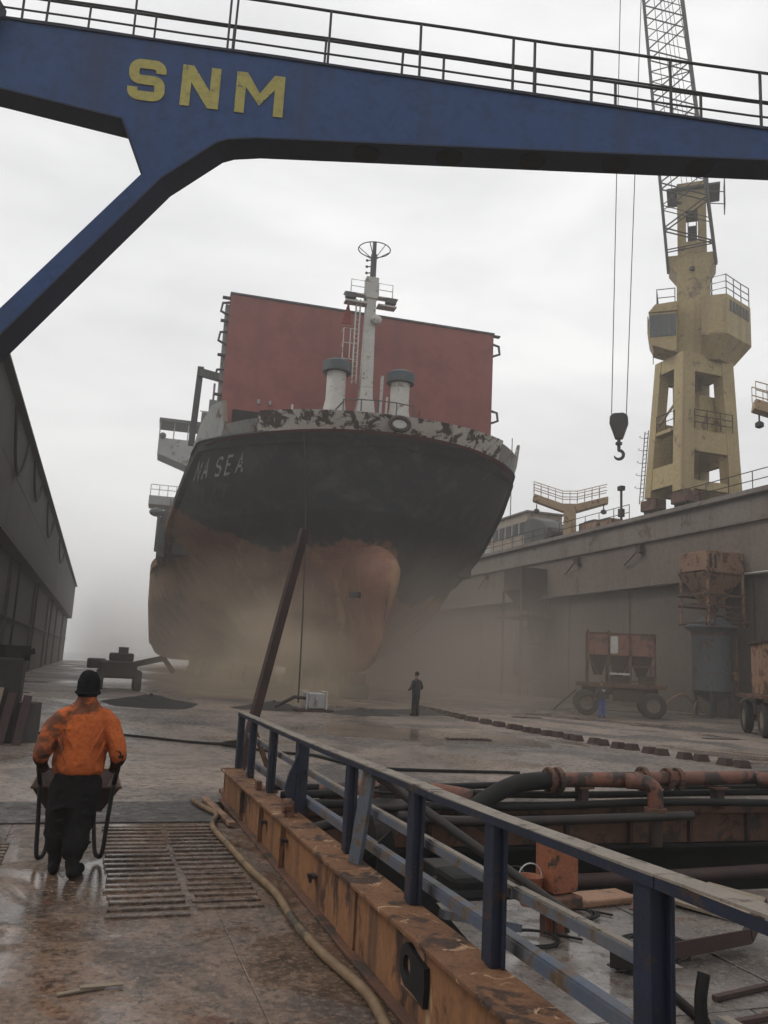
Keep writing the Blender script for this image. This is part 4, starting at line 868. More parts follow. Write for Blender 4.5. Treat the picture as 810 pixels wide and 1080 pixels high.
m = MB(); m.lathe([(.5, -.9), (.5, .9)], (36.2, 61.9, WT+.6), 'X', 14); m.box((36.2, 61.9, WT+.2), (2.2, .8, .4)); part('drum', m, M_rustdark, dw, smooth='auto')
for i, (y, s_) in enumerate(((55.9, 1.0), (53.7, .8))):
    t = thing('deck_crate', ['brown machinery crate on the dock wall right of the arm platform', 'small brown machinery crate nearest the dock crane base on the wall'][i], 'crate', (36.0, y, WT), group='crates on the dock wall')
    m = MB(); m.box((36.0, y, WT+.45*s_), (1.1, 1.8*s_, .9*s_)); part('body', m, M_hoptan, t, bevel=.04); m = MB(); m.box((36.0, y, WT+.93*s_), (1.2, 1.5*s_, .08)); part('lid', m, M_dkgrey, t)
lp = thing('lamp_post', 'short dark lamp post on the dock wall left of the crane', 'lamp post', (35.4, 51.6, WT))
m = MB(); m.tube([(35.4, 51.6, WT), (35.4, 51.6, WT+2.6)], .09, 8); part('pole', m, M_darksteel, lp); m = MB(); m.box((35.4, 51.6, WT+2.75), (.4, .5, .35)); part('lamp_head', m, M_darksteel, lp, bevel=.05)
m = MB(); m.box((35.4, 51.6, WT+.9), (.35, .35, .6)); part('switch_box', m, M_darksteel, lp)
gr = thing('wall_guard_rail', 'thin guard rail along the top of the right dock wall', 'railing', (34.6, 50, WT))
for y0, y1 in ((49.5, 59.0), (61.5, 98.0), (24.0, 43.5)):
    m = MB()
    for h in (.55, 1.1): m.tube([(34.62, y0, WT+h), (34.62, y1, WT+h)], .03, 5)
    rl = part('rail', m, M_darksteel, gr)
    n_ = int((y1-y0)/1.9)
    for k in range(n_+1):
        yy = lerp(y0, y1, k/n_); m = MB(); m.tube([(34.62, yy, WT-.05), (34.62, yy, WT+1.1)], .03, 5); part('post', m, M_darksteel, rl)
bs = thing('moored_ship', 'red and white ship upperworks showing beyond the dock wall', 'ship', (50, 104, -2.2))
m = MB(); m.box((50, 104, 6.5), (14, 30, 17.4)); part('hull', m, M_dkgrey, bs)
m = MB(); m.box((50, 106, 16.4), (12, 20, 2.4)); part('white_deckhouse', m, M_white, bs)
m = MB(); m.box((50, 106, 18.9), (12.2, 20.2, 2.6)); part('red_deckhouse', m, mat('funnel_red', (.34, .07, .055), (.28, .06, .05), .6, .7), bs)
m = MB(); m.box((50, 106, 20.6), (12, 20, .7)); part('white_top', m, M_white, bs)
for k in range(8):
    m = MB(); m.tube([(43.5, 92+2.2*k, 15.2), (43.5, 92+2.2*k, 19.5)], .08, 5); part('stay', m, M_white, bs)
# ------------------------------------------------------------------ rusty side girder of the ramp and its blue railing
def gz(y): return lerp(.505, .435, (y-3.4)/8.4)
gir = thing('ramp_girder', 'orange rusty side girder along the right edge of the ramp', 'girder', (1.95, 6, 0))
Y0, Y1 = -1.0, 12.0
m = MB(); m.add([(1.87, Y0, 0), (1.87, Y1, 0), (1.87, Y1, gz(Y1)-.03), (1.87, Y0, gz(Y0)-.03), (1.90, Y0, -.3), (1.90, Y1, -.3), (1.90, Y1, gz(Y1)-.03), (1.90, Y0, gz(Y0)-.03)], [(0, 1, 2, 3), (4, 5, 6, 7), (0, 1, 5, 4), (1, 2, 6, 5), (2, 3, 7, 6), (3, 0, 4, 7)]); part('web', m, M_girder, gir)
m = MB(); m.add([(x, y, gz(y)+dz) for y in (Y0, Y1) for x, dz in ((1.80, -.03), (2.09, -.03), (2.09, 0), (1.80, 0))], [(0, 1, 2, 3), (4, 5, 6, 7), (0, 1, 5, 4), (1, 2, 6, 5), (2, 3, 7, 6), (3, 0, 4, 7)]); part('top_flange', m, M_girdertop, gir, bevel=.006)
m = MB(); m.add([(x, y, dz) for y in (Y0, Y1) for x, dz in ((1.80, .015), (1.88, .015), (1.88, .04), (1.80, .04))], [(0, 1, 2, 3), (4, 5, 6, 7), (0, 1, 5, 4), (1, 2, 6, 5), (2, 3, 7, 6), (3, 0, 4, 7)]); part('bottom_flange', m, M_rust, gir, bevel=.006)
m = MB(); m.box((1.99, Y1, .06), (.26, .03, .76)); part('end_plate', m, M_girder, gir)
for y in (10.4, 9.2, 8.1, 2.2):
    m = MB(); m.box((1.845, y, gz(y)/2+.01), (.05, .025, gz(y)-.06)); part('stiffener', m, M_girder, gir)
m = MB(); m.box((1.862, 6.0, .23), (.02, .42, .38)); pch = part('patch_plate', m, M_hopyel2 if False else M_girder, gir, bevel=.004)
def lug(y, z, nm='lifting_lug'):
    """eye plate: ring round the hole, drawn out into a tail that is welded to the web"""
    n = 24; m = MB(); rin = .055; vs = []; fs = []
    for k in range(n):
        a_ = 2*pi*k/n; ca, sa = cos(a_), sin(a_)
        po = (.115*ca, .115*sa) if ca < .3 else (lerp(.0315, .27, (ca-.3)/.7), (.10*sa/ max(abs(sa), .25)) - .05*(ca-.3))
        for x_ in (1.866, 1.835):
            vs.append((x_, y-rin*ca, z+rin*sa)); vs.append((x_, y-po[0], z+po[1]))
    for k in range(n):
        q = 4*k; p_ = 4*((k+1) % n); fs += [(q, q+1, p_+1, p_), (q+2, p_+2, p_+3, q+3), (q, p_, p_+2, q+2), (q+1, q+3, p_+3, p_+1)]
    m.add(vs, fs); part(nm, m, M_black, gir)
lug(4.72, .30)
m = MB(); m.box((1.867, 4.70, .30), (.008, .34, .30)); part('lit_hole_plate', m, M_hoptan, gir)  # tan plate added so the web seen through the lug's hole looks lit
for y, z in ((9.0, .28), (6.9, .25), (8.0, .30)):
    m = MB(); m.box((1.84, y, z), (.07, .10, .025)); m.box((1.815, y-.02, z-.01), (.02, .05, .06)); part('cleat', m, M_rustdark, gir)
m = MB(); m.box((1.93, 8.25, gz(8.25)+.07), (.07, .1, .14)); m.lathe([(.07, -.04), (.07, .04)], (1.90, 8.25, gz(8.25)+.10), 'X', 12); part('roller', m, M_rust, gir)
m = MB(); m.box((1.95, 10.0, gz(10)+.05), (.06, .12, .1)); part('roller', m, M_rust, gir)

rail = thing('blue_railing', 'dark blue steel railing with worn pale top bar along the ramp', 'railing', (2.05, 6, .5))
RX = 2.04
def rz_(y): return table([-1, 2.0, 2.8, 4.0, 6.5, 8.4, 12.1], [1.285, 1.275, 1.255, 1.225, 1.205, 1.19, 1.19], y)
posts = [(12.0, .08), (11.05, .08), (9.75, .08), (6.62, .07), (5.18, .07), (4.05, .07), (2.76, .085), (1.2, .085)]
for i, (y, wd) in enumerate(posts):
    m = MB(); b_ = gz(y)-(.25 if i in (6,) else 0)
    m.add([(RX+sx*wd/2*(1 if z_ else .95), y+sy*.028, zz) for z_, zz in ((0, b_), (1, rz_(y)-.03)) for sx, sy in ((-1, -1), (1, -1), (1, 1), (-1, 1))], [(0, 1, 2, 3), (4, 5, 6, 7), (0, 1, 5, 4), (1, 2, 6, 5), (2, 3, 7, 6), (3, 0, 4, 7)])
    m.box((RX+wd/2-.01, y+.0, (b_+rz_(y)-.03)/2), (.02, .12, rz_(y)-.04-b_)); m.box((RX-wd/2+.008, y+.03, (b_+rz_(y)-.03)/2), (.016, .10, rz_(y)-.05-b_))
    part('post', m, M_railblue, rail, bevel=.006)
m = MB(); m.prism([(-.05, gz(8.45)+.02), (.07, gz(8.45)+.02), (.07, 1.16), (.03, 1.16), (-.07, .82), (-.09, .70)], lambda a, b, k: V((RX+a*1.4, 8.45+(.03 if k else -.01), b))); m.box((RX, 8.5, .8), (.03, .14, .7)); part('gusset_post', m, M_railblue, rail)
m = MB(); m.bar((RX-.04, 6.3, gz(6.3)), (RX+.02, 6.22, 1.18), .05, .10); part('leaning_post', m, M_midrail, rail, bevel=.004)
segs = [-1.0, 2.70, 4.9, 7.0, 9.2, 12.06]
for a, b in zip(segs, segs[1:]):
    m = MB(); n_ = 8; j_ = random.uniform(-.004, .004)
    for i in range(n_):
        ya, yb = lerp(a, b-.006, i/n_), lerp(a, b-.006, (i+1)/n_)
        m.add([(RX+x, y, rz_(y)+dz+j_) for y in (ya, yb) for x, dz in ((-.052, -.010), (.058, -.010), (.058, 0.0), (-.052, 0.0))], [(0, 1, 5, 4), (1, 2, 6, 5), (2, 3, 7, 6), (3, 0, 4, 7)]+([(0, 1, 2, 3)] if i == 0 else [])+([(4, 5, 6, 7)] if i == n_-1 else []))
    tp = part('top_bar', m, M_railtop, rail)
    m = MB()
    m.add([(RX+x, y, rz_(y)+dz+j_) for y in (a, b-.006) for x, dz in ((-.053, -.050), (-.043, -.050), (-.043, -.011), (-.053, -.011))], [(0, 1, 2, 3), (4, 5, 6, 7), (0, 1, 5, 4), (1, 2, 6, 5), (2, 3, 7, 6), (3, 0, 4, 7)]); part('bar_lip', m, M_railblue, tp)
for (a, b, za, zb2) in ((12.0, 9.75, .88, .86), (9.75, 6.62, .86, .845), (6.6, 4.05, .84, .84), (4.02, 2.78, .85, .875), (2.55, -1.0, .80, .80)):
    m = MB(); m.bar((RX+.09, a, za), (RX+.09, b, zb2), .016, .048); mr = part('mid_bar', m, M_midrail, rail)
    m = MB(); m.bar((RX+.115, a, za+.028), (RX+.115, b, zb2+.028), .04, .010); part('bar_lip', m, M_railtop, mr)
m = MB(); m.bar((RX+.12, 12, .53), (RX+.12, 2.8, .585), .02, .06); m.bar((RX+.15, 12, .565), (RX+.15, 2.8, .62), .06, .01); part('kick_bar', m, M_midrail, rail)
m = MB(); m.tube([(RX+.02, 6.15, 1.15), (3.75, 5.3, .02), (4.1, 5.1, -.28)], .035, 8); part('stay_tube', m, M_darksteel, rail, smooth=True)
m = MB(); m.prism([(0, .10), (.0, .62), (.10, .70), (.16, .5), (.9, -.25), (.75, -.25)], lambda a, b, k: V((2.2+a, 6.35+(.03 if k else 0), b))); part('stay_plate', m, M_black, rail)
m = MB(); m.bar((2.2, 5.1, .45), (2.9, 5.4, .25), .05, .05); part('foot_stay', m, M_midrail, rail)
# hinge bracket at the nearest post
m = MB(); m.tube(smoothpath([(RX+.13, 2.66, .93), (RX+.105, 2.65, .84), (RX+.11, 2.64, .72), (RX+.09, 2.62, .60), (RX+.05, 2.6, .50)], 5), [.022]*8+[.030]*8+[.02]*5, 10); part('hinge_bracket', m, M_black, rail, smooth=True)
m = MB(); m.tube([(RX+.11, 2.63, .70), (RX+.30, 2.42, .52)], .022, 10); part('hinge_pin', m, M_midrail, rail, smooth=True)

# hose lying along the girder
pts = [(1.42, 11.75, .06), (1.50, 11.2, .06), (1.60, 10.7, .055), (1.46, 10.0, .055), (1.50, 9.0, .05), (1.55, 8.0, .05), (1.62, 7.2, .05), (1.60, 6.4, .05), (1.64, 5.7, .05), (1.71, 5.0, .06), (1.66, 4.3, .05), (1.70, 3.4, .05), (1.66, 2.0, .05)]
m = MB(); m.tube(smoothpath(pts, 6), .033, 8); single('hose', m, M_hose, 'tan rubber hose lying along the foot of the rusty girder', 'hose', smooth=True)
m = MB(); m.bar((.0, 5.42, .022), (.26, 5.50, .024), .035, .010); m.bar((.12, 5.475, .034), (.36, 5.50, .030), .045, .008); single('wood_splinter', m, M_wood, 'broken pale wood strip lying on the ramp', 'wood scrap')

# leaning spar at the end of the railing
sp_ = thing('leaning_spar', 'tall dark rusty steel beam leaning to the right behind the railing end', 'beam', (2.15, 12.7, 0))
m = MB(); m.bar((2.10, 12.6, -.02), (2.92, 12.75, 3.98), .135, .13); part('beam', m, M_rustdark, sp_, bevel=.01)
m = MB(); m.bar((2.30, 12.62, 1.0), (2.75, 12.7, .0), .06, .06); part('brace', m, M_rust, sp_); m = MB(); m.box((2.12, 12.6, .02), (.4, .4, .05)); part('foot_plate', m, M_rust, sp_)

# ------------------------------------------------------------------ pipes and hoses along the dock end
def flange(c, r, axis='X', th=.07):
    m = MB(); m.lathe([(r, -th/2), (r, th/2)], c, axis, 18); return m
mp_ = thing('delivery_pipe', 'thick rusty red pipe with flanges and elbows along the dock end', 'pipe', (8, 11.7, 0))
m = MB(); m.tube(smoothpath([(3.2, 11.9, .12), (4.2, 11.75, .2), (4.9, 11.7, .16), (5.4, 11.6, .10)], 5), .13, 14); part('left_bend', m, M_pipered, mp_, smooth=True)
m = MB(); m.tube([(6.75, 11.62, .36), (12.2, 12.0, .40)], .112, 16); main = part('main_pipe', m, M_pipered, mp_, smooth='auto')
m = MB(); m.tube(smoothpath([(5.15, 11.3, -.12), (5.55, 11.4, .12), (6.1, 11.5, .32), (6.75, 11.62, .36)], 6), .13, 14); part('rubber_bend', m, M_black, mp_, smooth=True)
for x, r_ in ((6.7, .19), (6.85, .19), (8.45, .19), (8.95, .17), (9.15, .17)):
    y = 11.62+(x-6.75)*.07; part('flange', flange((x, y, .36+(x-6.75)*.007), r_), M_rust, mp_, smooth='auto')
    for k in range(8):
        a = 2*pi*k/8; m = MB(); m.box((x, y+.155*cos(a), .36+.155*sin(a)), (.12, .03, .03)); part('bolt', m, M_rustdark, mp_)
m = MB(); m.tube(smoothpath([(8.05, 11.60, .36), (8.25, 11.42, .36), (8.36, 11.33, .28), (8.38, 11.32, .12), (8.38, 11.32, -.02)], 5), .12, 14); part('elbow', m, M_pipered, mp_, smooth=True)
m = MB(); m.tube([(8.38, 11.32, -.02), (8.38, 11.32, -.55)], .10, 12); part('dropper', m, M_rustdark, mp_, smooth='auto')
part('flange', flange((8.38, 11.32, -.03), .17, 'Z'), M_rust, mp_, smooth='auto')
m = MB(); m.tube([(12.2, 12.0, .40), (15.2, 12.2, .43)], .17, 14); part('sleeve_pipe', m, M_rust, mp_, smooth='auto')
e2 = thing('return_pipe', 'pipe dropping from an elbow down into the dark gap on the right', 'pipe', (11.2, 11.4, 0))
m = MB(); m.tube(smoothpath([(10.75, 11.80, .36), (11.1, 11.60, .40), (11.25, 11.45, .34), (11.28, 11.42, .15), (11.28, 11.42, .0)], 5), .12, 14); part('elbow', m, M_pipered, e2, smooth=True)
m = MB(); m.tube(smoothpath([(11.28, 11.42, 0), (11.28, 11.42, -.6), (11.15, 11.40, -.85), (10.8, 11.35, -.95), (8.0, 11.1, -.95), (4.5, 10.9, -.92)], 5), .10, 12); part('lower_run', m, M_rustdark, e2, smooth=True)
part('flange', flange((11.28, 11.42, 0), .17, 'Z'), M_rust, e2, smooth='auto')
for i, (z, y, r_, lab) in enumerate(((.13, 11.66, .055, 'black hose lying just under the red delivery pipe'), (.02, 11.50, .06, 'lower black hose hugging the rusty dock edge'), (.16, 12.25, .05, 'thin black hose running behind the red delivery pipe'))):
    pts = [(2.6+1.1*k, y+.07*sin(k*1.3+i)+.045*k*(1 if i != 1 else .3), z+.02*sin(k*.9+i*2)) for k in range(12)]
    m = MB(); m.tube(smoothpath(pts, 4), r_, 8); single('supply_hose', m, M_black, lab, 'hose', 'hoses along the dock end', smooth=True)
m = MB(); m.tube(smoothpath([(2.9, 11.3, -.25), (3.8, 11.1, -.05), (4.8, 11.0, -.10), (6.2, 11.05, -.12), (9, 11.25, -.10)], 5), .07, 8); single('supply_hose', m, M_darksteel, 'grey suction hose lowest in front of the dock end', 'hose', 'hoses along the dock end', smooth=True)
for i, x in enumerate((7.35, 9.9, 12.0)):
    t = thing('pipe_support', ['rusty pipe support left of the red elbow', 'rusty pipe support between the two red elbows', 'rusty pipe support right of the dropping pipe'][i], 'support', (x, 11.72, 0), 'pipe supports')
    m = MB(); m.box((x, 11.75, .10), (.12, .2, .36)); part('stand', m, M_rustdark, t); m = MB(); m.box((x, 11.75, .245), (.26, .3, .03)); part('saddle', m, M_rust, t)
vb = thing('valve_unit', 'greasy black valve and pump unit behind the railing foot', 'valve', (4.0, 9.9, -.6))
m = MB(); m.tube([(3.1, 10.6, -.6), (3.6, 10.2, -.1)], .13, 10); m.lathe([(.22, -.1), (.22, .1)], (3.5, 10.2, -.05), 'X', 12); m.lathe([(.16, 0), (.16, .3), (.28, .32), (.28, .38), (.1, .42), (.1, .6)], (3.6, 10.2, -.1), n=14); m.box((4.2, 9.6, -.55), (.5, .45, .5)); part('valve_body', m, M_darksteel, vb, smooth='auto', bevel=.02)
m = MB(); m.tube([(3.6+.22*cos(a), 10.2+.22*sin(a), .42) for a in [2*pi*i/16 for i in range(16)]], .02, 5, closed=True); part('hand_wheel', m, M_black, vb)
m = MB(); m.box((3.95, 8.7, -1.2), (.5, .7, 1.8)); m.box((3.95, 8.65, -.27), (.42, .5, .2)); part('pump_casing', m, M_black, vb, bevel=.06)
m = MB(); m.box((5.5, 10.2, -1.7), (6.5, 2.6, .1)); m.tube([(3.4, 10.8, -2.2), (3.4, 10.8, -.6)], .1, 8); part('mooring_frame', m, M_darksteel, vb)
m = MB(); m.tube(smoothpath([(4.2, 8.4, -.15), (4.35, 8.1, -.02), (4.2, 7.6, -.2), (4.5, 7.2, -.27), (4.3, 6.9, -.27)], 5), .014, 5); single('cable', m, M_black, 'thin black cable drooping from the pump onto the grey pontoon', 'cable', smooth=True)

# ------------------------------------------------------------------ pontoon clutter
PZ = -.295
ps = thing('control_post', 'orange steel box on a pedestal standing on the grey pontoon', 'post', (4.12, 7.0, PZ))
m = MB(); m.box((4.14, 7.02, .27), (.29, .25, .46), rz=.25); bx = part('box', m, M_orangepost, ps, bevel=.012)
m = MB(); m.box((4.16, 7.05, -.13), (.14, .16, .36), rz=.25); m.box((4.05, 7.02, -.13), (.05, .14, .34), rz=.25); part('pedestal', m, M_orangepost, ps)
m = MB(); m.box((4.10, 6.95, -.02), (.36, .30, .10), rz=.25); part('collar', m, M_rust, ps, bevel=.02)
for dx in (-.12, .0, .12):
    m = MB(); m.tube([(4.06+dx, 6.92, .0), (4.05+dx, 6.88, PZ+.02)], .025, 6); part('leg', m, M_rustdark, ps)
bk = thing('bucket', 'orange bucket hanging against the left side of the orange post', 'bucket', (3.84, 6.95, 0))
m = MB(); m.lathe([(.085, -.02), (.115, .22), (.12, .225), (.11, .22), (.08, 0)], (3.86, 7.0, -.05), n=18, cap=False); part('pail', m, M_orangepost, bk, smooth=True)
m = MB(); m.tube(arc((3.86, 7.0, .165), .115, 0, pi, 10), .006, 5); part('bail', m, M_white, bk); m = MB(); m.lathe([(.09, .16), (.09, .17)], (3.86, 7.0, -.05), n=14); part('contents', m, M_white, bk)
def coil(c, r, n, lab):
    m = MB(); pts = []
    for i in range(n*14):
        a = 2*pi*i/14; q = r*(1+.16*sin(i*.37)+.1*noise.noise(V((i*.21, c[0], 0)))); pts.append((c[0]+q*cos(a)*1.25, c[1]+q*sin(a), PZ+.018+.006*(i//14)+.012*abs(sin(i*.5))))
    pts += [(c[0]+r*1.5, c[1]+.1, PZ+.015), (c[0]+r*2.3, c[1]-.05, PZ+.015)]
    m.tube(smoothpath(pts, 2), .011, 5); single('wire_coil', m, M_black, lab, 'wire coil', 'coils of wire on the pontoon', smooth=True)
coil((4.55, 7.35, 0), .16, 3, 'loose coil of black wire beside the orange post'); coil((4.75, 6.45, 0), .22, 4, 'big tangled coil of wire in front of the bent steel angle'); coil((3.75, 6.75, 0), .2, 2, 'loop of dark wire left of the orange post foot')
def angle_iron(pts, wd, name, lab, mt, group=None, loc=None):
    t = thing(name, lab, 'steel scrap', pts[0], group)
    for a, b in zip(pts, pts[1:]):
        a = V(a); b = V(b); d = (b-a).normalized(); r_ = d.cross(V((0, 0, 1))).normalized()
        m = MB(); m.bar(a, b, wd, .012); part('leg_plate', m, mt, t); m = MB(); m.bar(a+r_*wd/2+V((0, 0, wd/2)), b+r_*wd/2+V((0, 0, wd/2)), .012, wd); part('leg_plate', m, mt, t)
    return t
angle_iron([(4.05, 6.02, PZ+.03), (5.55, 6.28, PZ+.06), (5.95, 6.52, PZ+.24)], .12, 'steel_angle', 'long bent dark steel angle lying on the pontoon', M_rustdark, 'steel scraps on the pontoon')
angle_iron([(5.15, 7.25, PZ+.06), (5.55, 7.62, PZ+.16)], .15, 'steel_angle', 'short rusty channel piece near the pontoon edge', M_rust, 'steel scraps on the pontoon')
angle_iron([(4.05, 6.05, PZ+.04), (4.32, 5.86, PZ+.05)], .13, 'steel_angle', 'short folded steel offcut at the near end of the bent angle', M_darksteel, 'steel scraps on the pontoon')
for i, (a, b, lab) in enumerate((((4.45, 5.35, PZ+.02), (6.3, 5.75, PZ+.02), 'rusty flat bar on the pontoon, farthest of the three'), ((4.6, 5.02, PZ+.02), (6.3, 5.40, PZ+.02), 'rusty flat bar on the pontoon, middle of the three'), ((4.2, 4.95, PZ+.02), (6.2, 5.18, PZ+.03), 'rusty flat bar on the pontoon, nearest of the three'))):
    m = MB(); m.bar(a, b, .05, .035); single('flat_bar', m, M_rustdark if i != 1 else M_rust, lab, 'steel bar', 'flat bars on the pontoon', bevel=.004)
m = MB(); m.box((5.0, 7.78, PZ+.035), (.9, .35, .07), rz=.12); single('deck_pad', m, M_hoptan, 'low tan pad with a dark opening at the pontoon edge', 'pad', bevel=.02)
m = MB(); m.box((6.35, 7.5, PZ+.04), (1.1, .7, .03), rz=.5, rx=.06); single('steel_sheet', m, M_wood, 'thin brown steel sheet lying at the far right of the pontoon', 'steel sheet')
# ------------------------------------------------------------------ blasting plant on the dock floor
def rotloc(loc, rz):
    M_ = Matrix.Translation(loc) @ Matrix.Rotation(rz, 4, 'Z'); return lambda x, y, z: M_ @ V((x, y, z))
def lbox(P, x0, x1, y0, y1, z0, z1): return MB().add([P(x, y, z) for z in (z0, z1) for y in (y0, y1) for x in (x0, x1)], [(0, 2, 3, 1), (4, 5, 7, 6), (0, 1, 5, 4), (2, 6, 7, 3), (0, 4, 6, 2), (1, 3, 7, 5)])
def frustum(P, a, z0, b, z1):
    return MB().add([P(x, y, z) for (r, z) in ((a, z0), (b, z1)) for x, y in ((r[0], r[2]), (r[1], r[2]), (r[1], r[3]), (r[0], r[3]))], [(0, 1, 2, 3), (4, 5, 6, 7), (0, 1, 5, 4), (1, 2, 6, 5), (2, 3, 7, 6), (3, 0, 4, 7)])
def wheel(t, P, x, y, z, r, wd, name='wheel'):
    m = MB(); c0 = P(x, y, z); ax = (P(x, y+1, z)-c0).normalized(); up = V((0, 0, 1)); sd = ax.cross(up)
    prof = [(r*.55, -wd/2), (r*.9, -wd/2), (r, -wd*.3), (r, wd*.3), (r*.9, wd/2), (r*.55, wd/2)]; n = 24; vs = []
    for rr, h in prof:
        for j in range(n): a = 2*pi*j/n; vs.append(c0+ax*h+(sd*cos(a)+up*sin(a))*rr)
    fs = [(i*n+j, i*n+(j+1) % n, ((i+1) % 6)*n+(j+1) % n, ((i+1) % 6)*n+j) for i in range(6) for j in range(n)]
    ty = part(name, MB().add(vs, fs), M_tyre, t, smooth='auto')
    vs = []; prof = [(0.02, -wd*.30), (r*.2, -wd*.34), (r*.24, -wd*.2), (r*.50, -wd*.2), (r*.56, -wd*.42), (r*.56, wd*.42), (r*.2, wd*.3), (.02, wd*.3)]
    for rr, h in prof:
        for j in range(n): a = 2*pi*j/n; vs.append(c0+ax*h+(sd*cos(a)+up*sin(a))*rr)
    fs = [(i*n+j, i*n+(j+1) % n, (i+1)*n+(j+1) % n, (i+1)*n+j) for i in range(len(prof)-1) for j in range(n)]
    part('rim', MB().add(vs, fs), M_wallband, ty, smooth='auto')
tl = (25.35, 37.2, 0); P = rotloc(tl, radians(-30))
tr = thing('grit_hopper_trailer', 'four wheeled trailer carrying rusty red grit hoppers beside the blue trousered worker', 'trailer', tl)
part('bed', lbox(P, -2.1, 2.25, -1.0, 1.0, 1.42, 1.62), M_rust, tr); part('chassis', lbox(P, -1.8, 1.9, -.45, .45, 1.05, 1.42), M_rustdark, tr)
for x, y in ((-1.6, -.95), (1.6, -.95), (-1.6, .95), (1.6, .95)): wheel(tr, P, x, y, .62, .62, .34)
for x in (-1.6, 1.6): m = MB(); m.tube([P(x, -.9, .62), P(x, .9, .62)], .09, 8); part('axle', m, M_darksteel, tr)
part('tool_box', lbox(P, -.3, 1.2, -.85, -.4, .75, 1.3), M_rustdark, tr)
for x0, x1, mt in ((-1.50, -.55, M_hopred), (-.50, .50, M_hopred), (.55, 1.65, M_hopred)):
    hp = part('hopper_bin', lbox(P, x0, x1, -.85, .85, 3.0, 4.05), mt, tr, bevel=.03)
    part('hopper_cone', frustum(P, (x0+.02, x1-.02, -.83, .83), 2.99, ((x0+x1)/2-.2, (x0+x1)/2+.2, -.2, .2), 2.0), M_rustdark, hp)
    part('bin_rim', lbox(P, x0-.02, x1+.02, -.89, .89, 4.052, 4.13), M_rust, hp)
part('pale_panel', lbox(P, -.45, -.08, -.875, -.852, 3.1, 3.95), M_white, tr); part('chute_bar', lbox(P, -.5, .5, -.93, -.85, 2.05, 2.15), M_white, tr)
for x in (-1.55, -.525, .525, 1.7):
    for y in (-.9, .9):
        m = MB(); m.bar(P(x, y, 1.6), P(x, y, 4.25 if x in (-1.55, -.525) else 4.1), .08, .08); part('frame_post', m, M_rust, tr)
for z in (2.5, 1.75):
    for y in (-.9, .9): m = MB(); m.bar(P(.525, y, z), P(1.7, y, z), .06, .06); part('frame_rail', m, M_rust, tr)
m = MB(); m.bar(P(-1.55, -.9, 2.95), P(-1.0, -.9, 2.0), .06, .06); part('frame_rail', m, M_rust, tr)
part('discharge_box', lbox(P, -.5, .5, -.5, .5, 1.62, 2.0), M_rustdark, tr); part('discharge_box', lbox(P, 1.0, 1.7, -.4, .4, 1.62, 2.05), M_rustdark, tr)
m = MB(); m.bar(P(-2.1, 0, 1.2), P(-3.2, -.1, .15), .09, .09); part('tow_bar', m, M_rustdark, tr)
# standing blast pot with hopper
bt = (33.2, 39.6, 0); tw = thing('blast_pot_tower', 'tall blue grey blast pot under a tan rusty hopper against the dock wall', 'blast pot', bt); P = rotloc(bt, 0)
m = MB(); m.lathe([(.35, .85), (.9, 1.25), (1.08, 1.45), (1.08, 4.6), (1.18, 4.75), (1.5, 4.95), (1.5, 5.05), (1.1, 5.2), (.5, 5.6)], bt, n=26); tk = part('tank', m, M_tank, tw, smooth='auto')
m = MB(); m.lathe([(1.12, 4.5), (1.12, 4.62)], bt, n=26); part('tank_hoop', m, M_rust, tk); m = MB(); m.box((33.95, 38.65, 2.3), (.3, .2, .5)); part('gauge_box', m, M_hoptan, tk)
m = MB(); m.tube([(34.0, 38.6, 1.2), (34.05, 38.6, 4.8)], .07, 8); part('riser_pipe', m, M_rust, tk)
for a in range(4):
    an = pi/4+a*pi/2; m = MB(); m.bar((33.2+.85*cos(an), 39.6+.85*sin(an), 0), (33.2+.95*cos(an), 39.6+.95*sin(an), 1.7), .16, .16); part('leg', m, M_dkgrey, tw)
for x in (-1.2, 1.2):
    for y in (-1.2, 1.1):
        m = MB(); m.bar(P(x, y, 5.0), P(x, y, 9.2), .12, .12); part('frame_post', m, M_hoptan, tw)
for z in (5.1, 6.15, 6.75, 8.0):
    m = MB()
    for y in (-1.2, 1.1): m.bar(P(-1.4, y, z), P(1.4, y, z), .10, .12)
    for x in (-1.2, 1.2): m.bar(P(x, -1.3, z+.1), P(x, 1.2, z+.1), .10, .1)
    part('frame_ring', m, M_rust, tw)
part('hopper_bin', lbox(P, -1.25, 1.25, -1.25, 1.15, 8.0, 9.25), M_hoptan, tw, bevel=.03); part('hopper_cone', frustum(P, (-1.35, 1.35, -1.2, 1.1), 7.99, (-.35, .35, -.35, .35), 6.2), M_hoptan, tw)
for x in (-.95, -.6): m = MB(); m.box(P(x-.1, -1.27, 8.65), (.12, .05, .8)); part('bin_slot', m, M_rustdark, tw)
m = MB(); m.tube([P(0, 0, 6.2), P(0, 0, 5.5)], .22, 10); part('feed_pipe', m, M_rust, tw, smooth='auto')
m = MB()
for x in (-1.5, -.9): m.tube([P(x, -1.3, 5.05), P(x-.05, -1.6, 6.0), P(x, -1.3, 6.2)], .04, 5)
m.tube([P(-1.5, -1.45, 5.7), P(1.4, -1.45, 5.3)], .05, 5); m.tube([P(-1.2, -1.4, 5.4), P(.4, -1.3, 5.9), P(1.5, -1.3, 5.2)], .06, 5); part('loose_pipework', m, M_rust, tw)
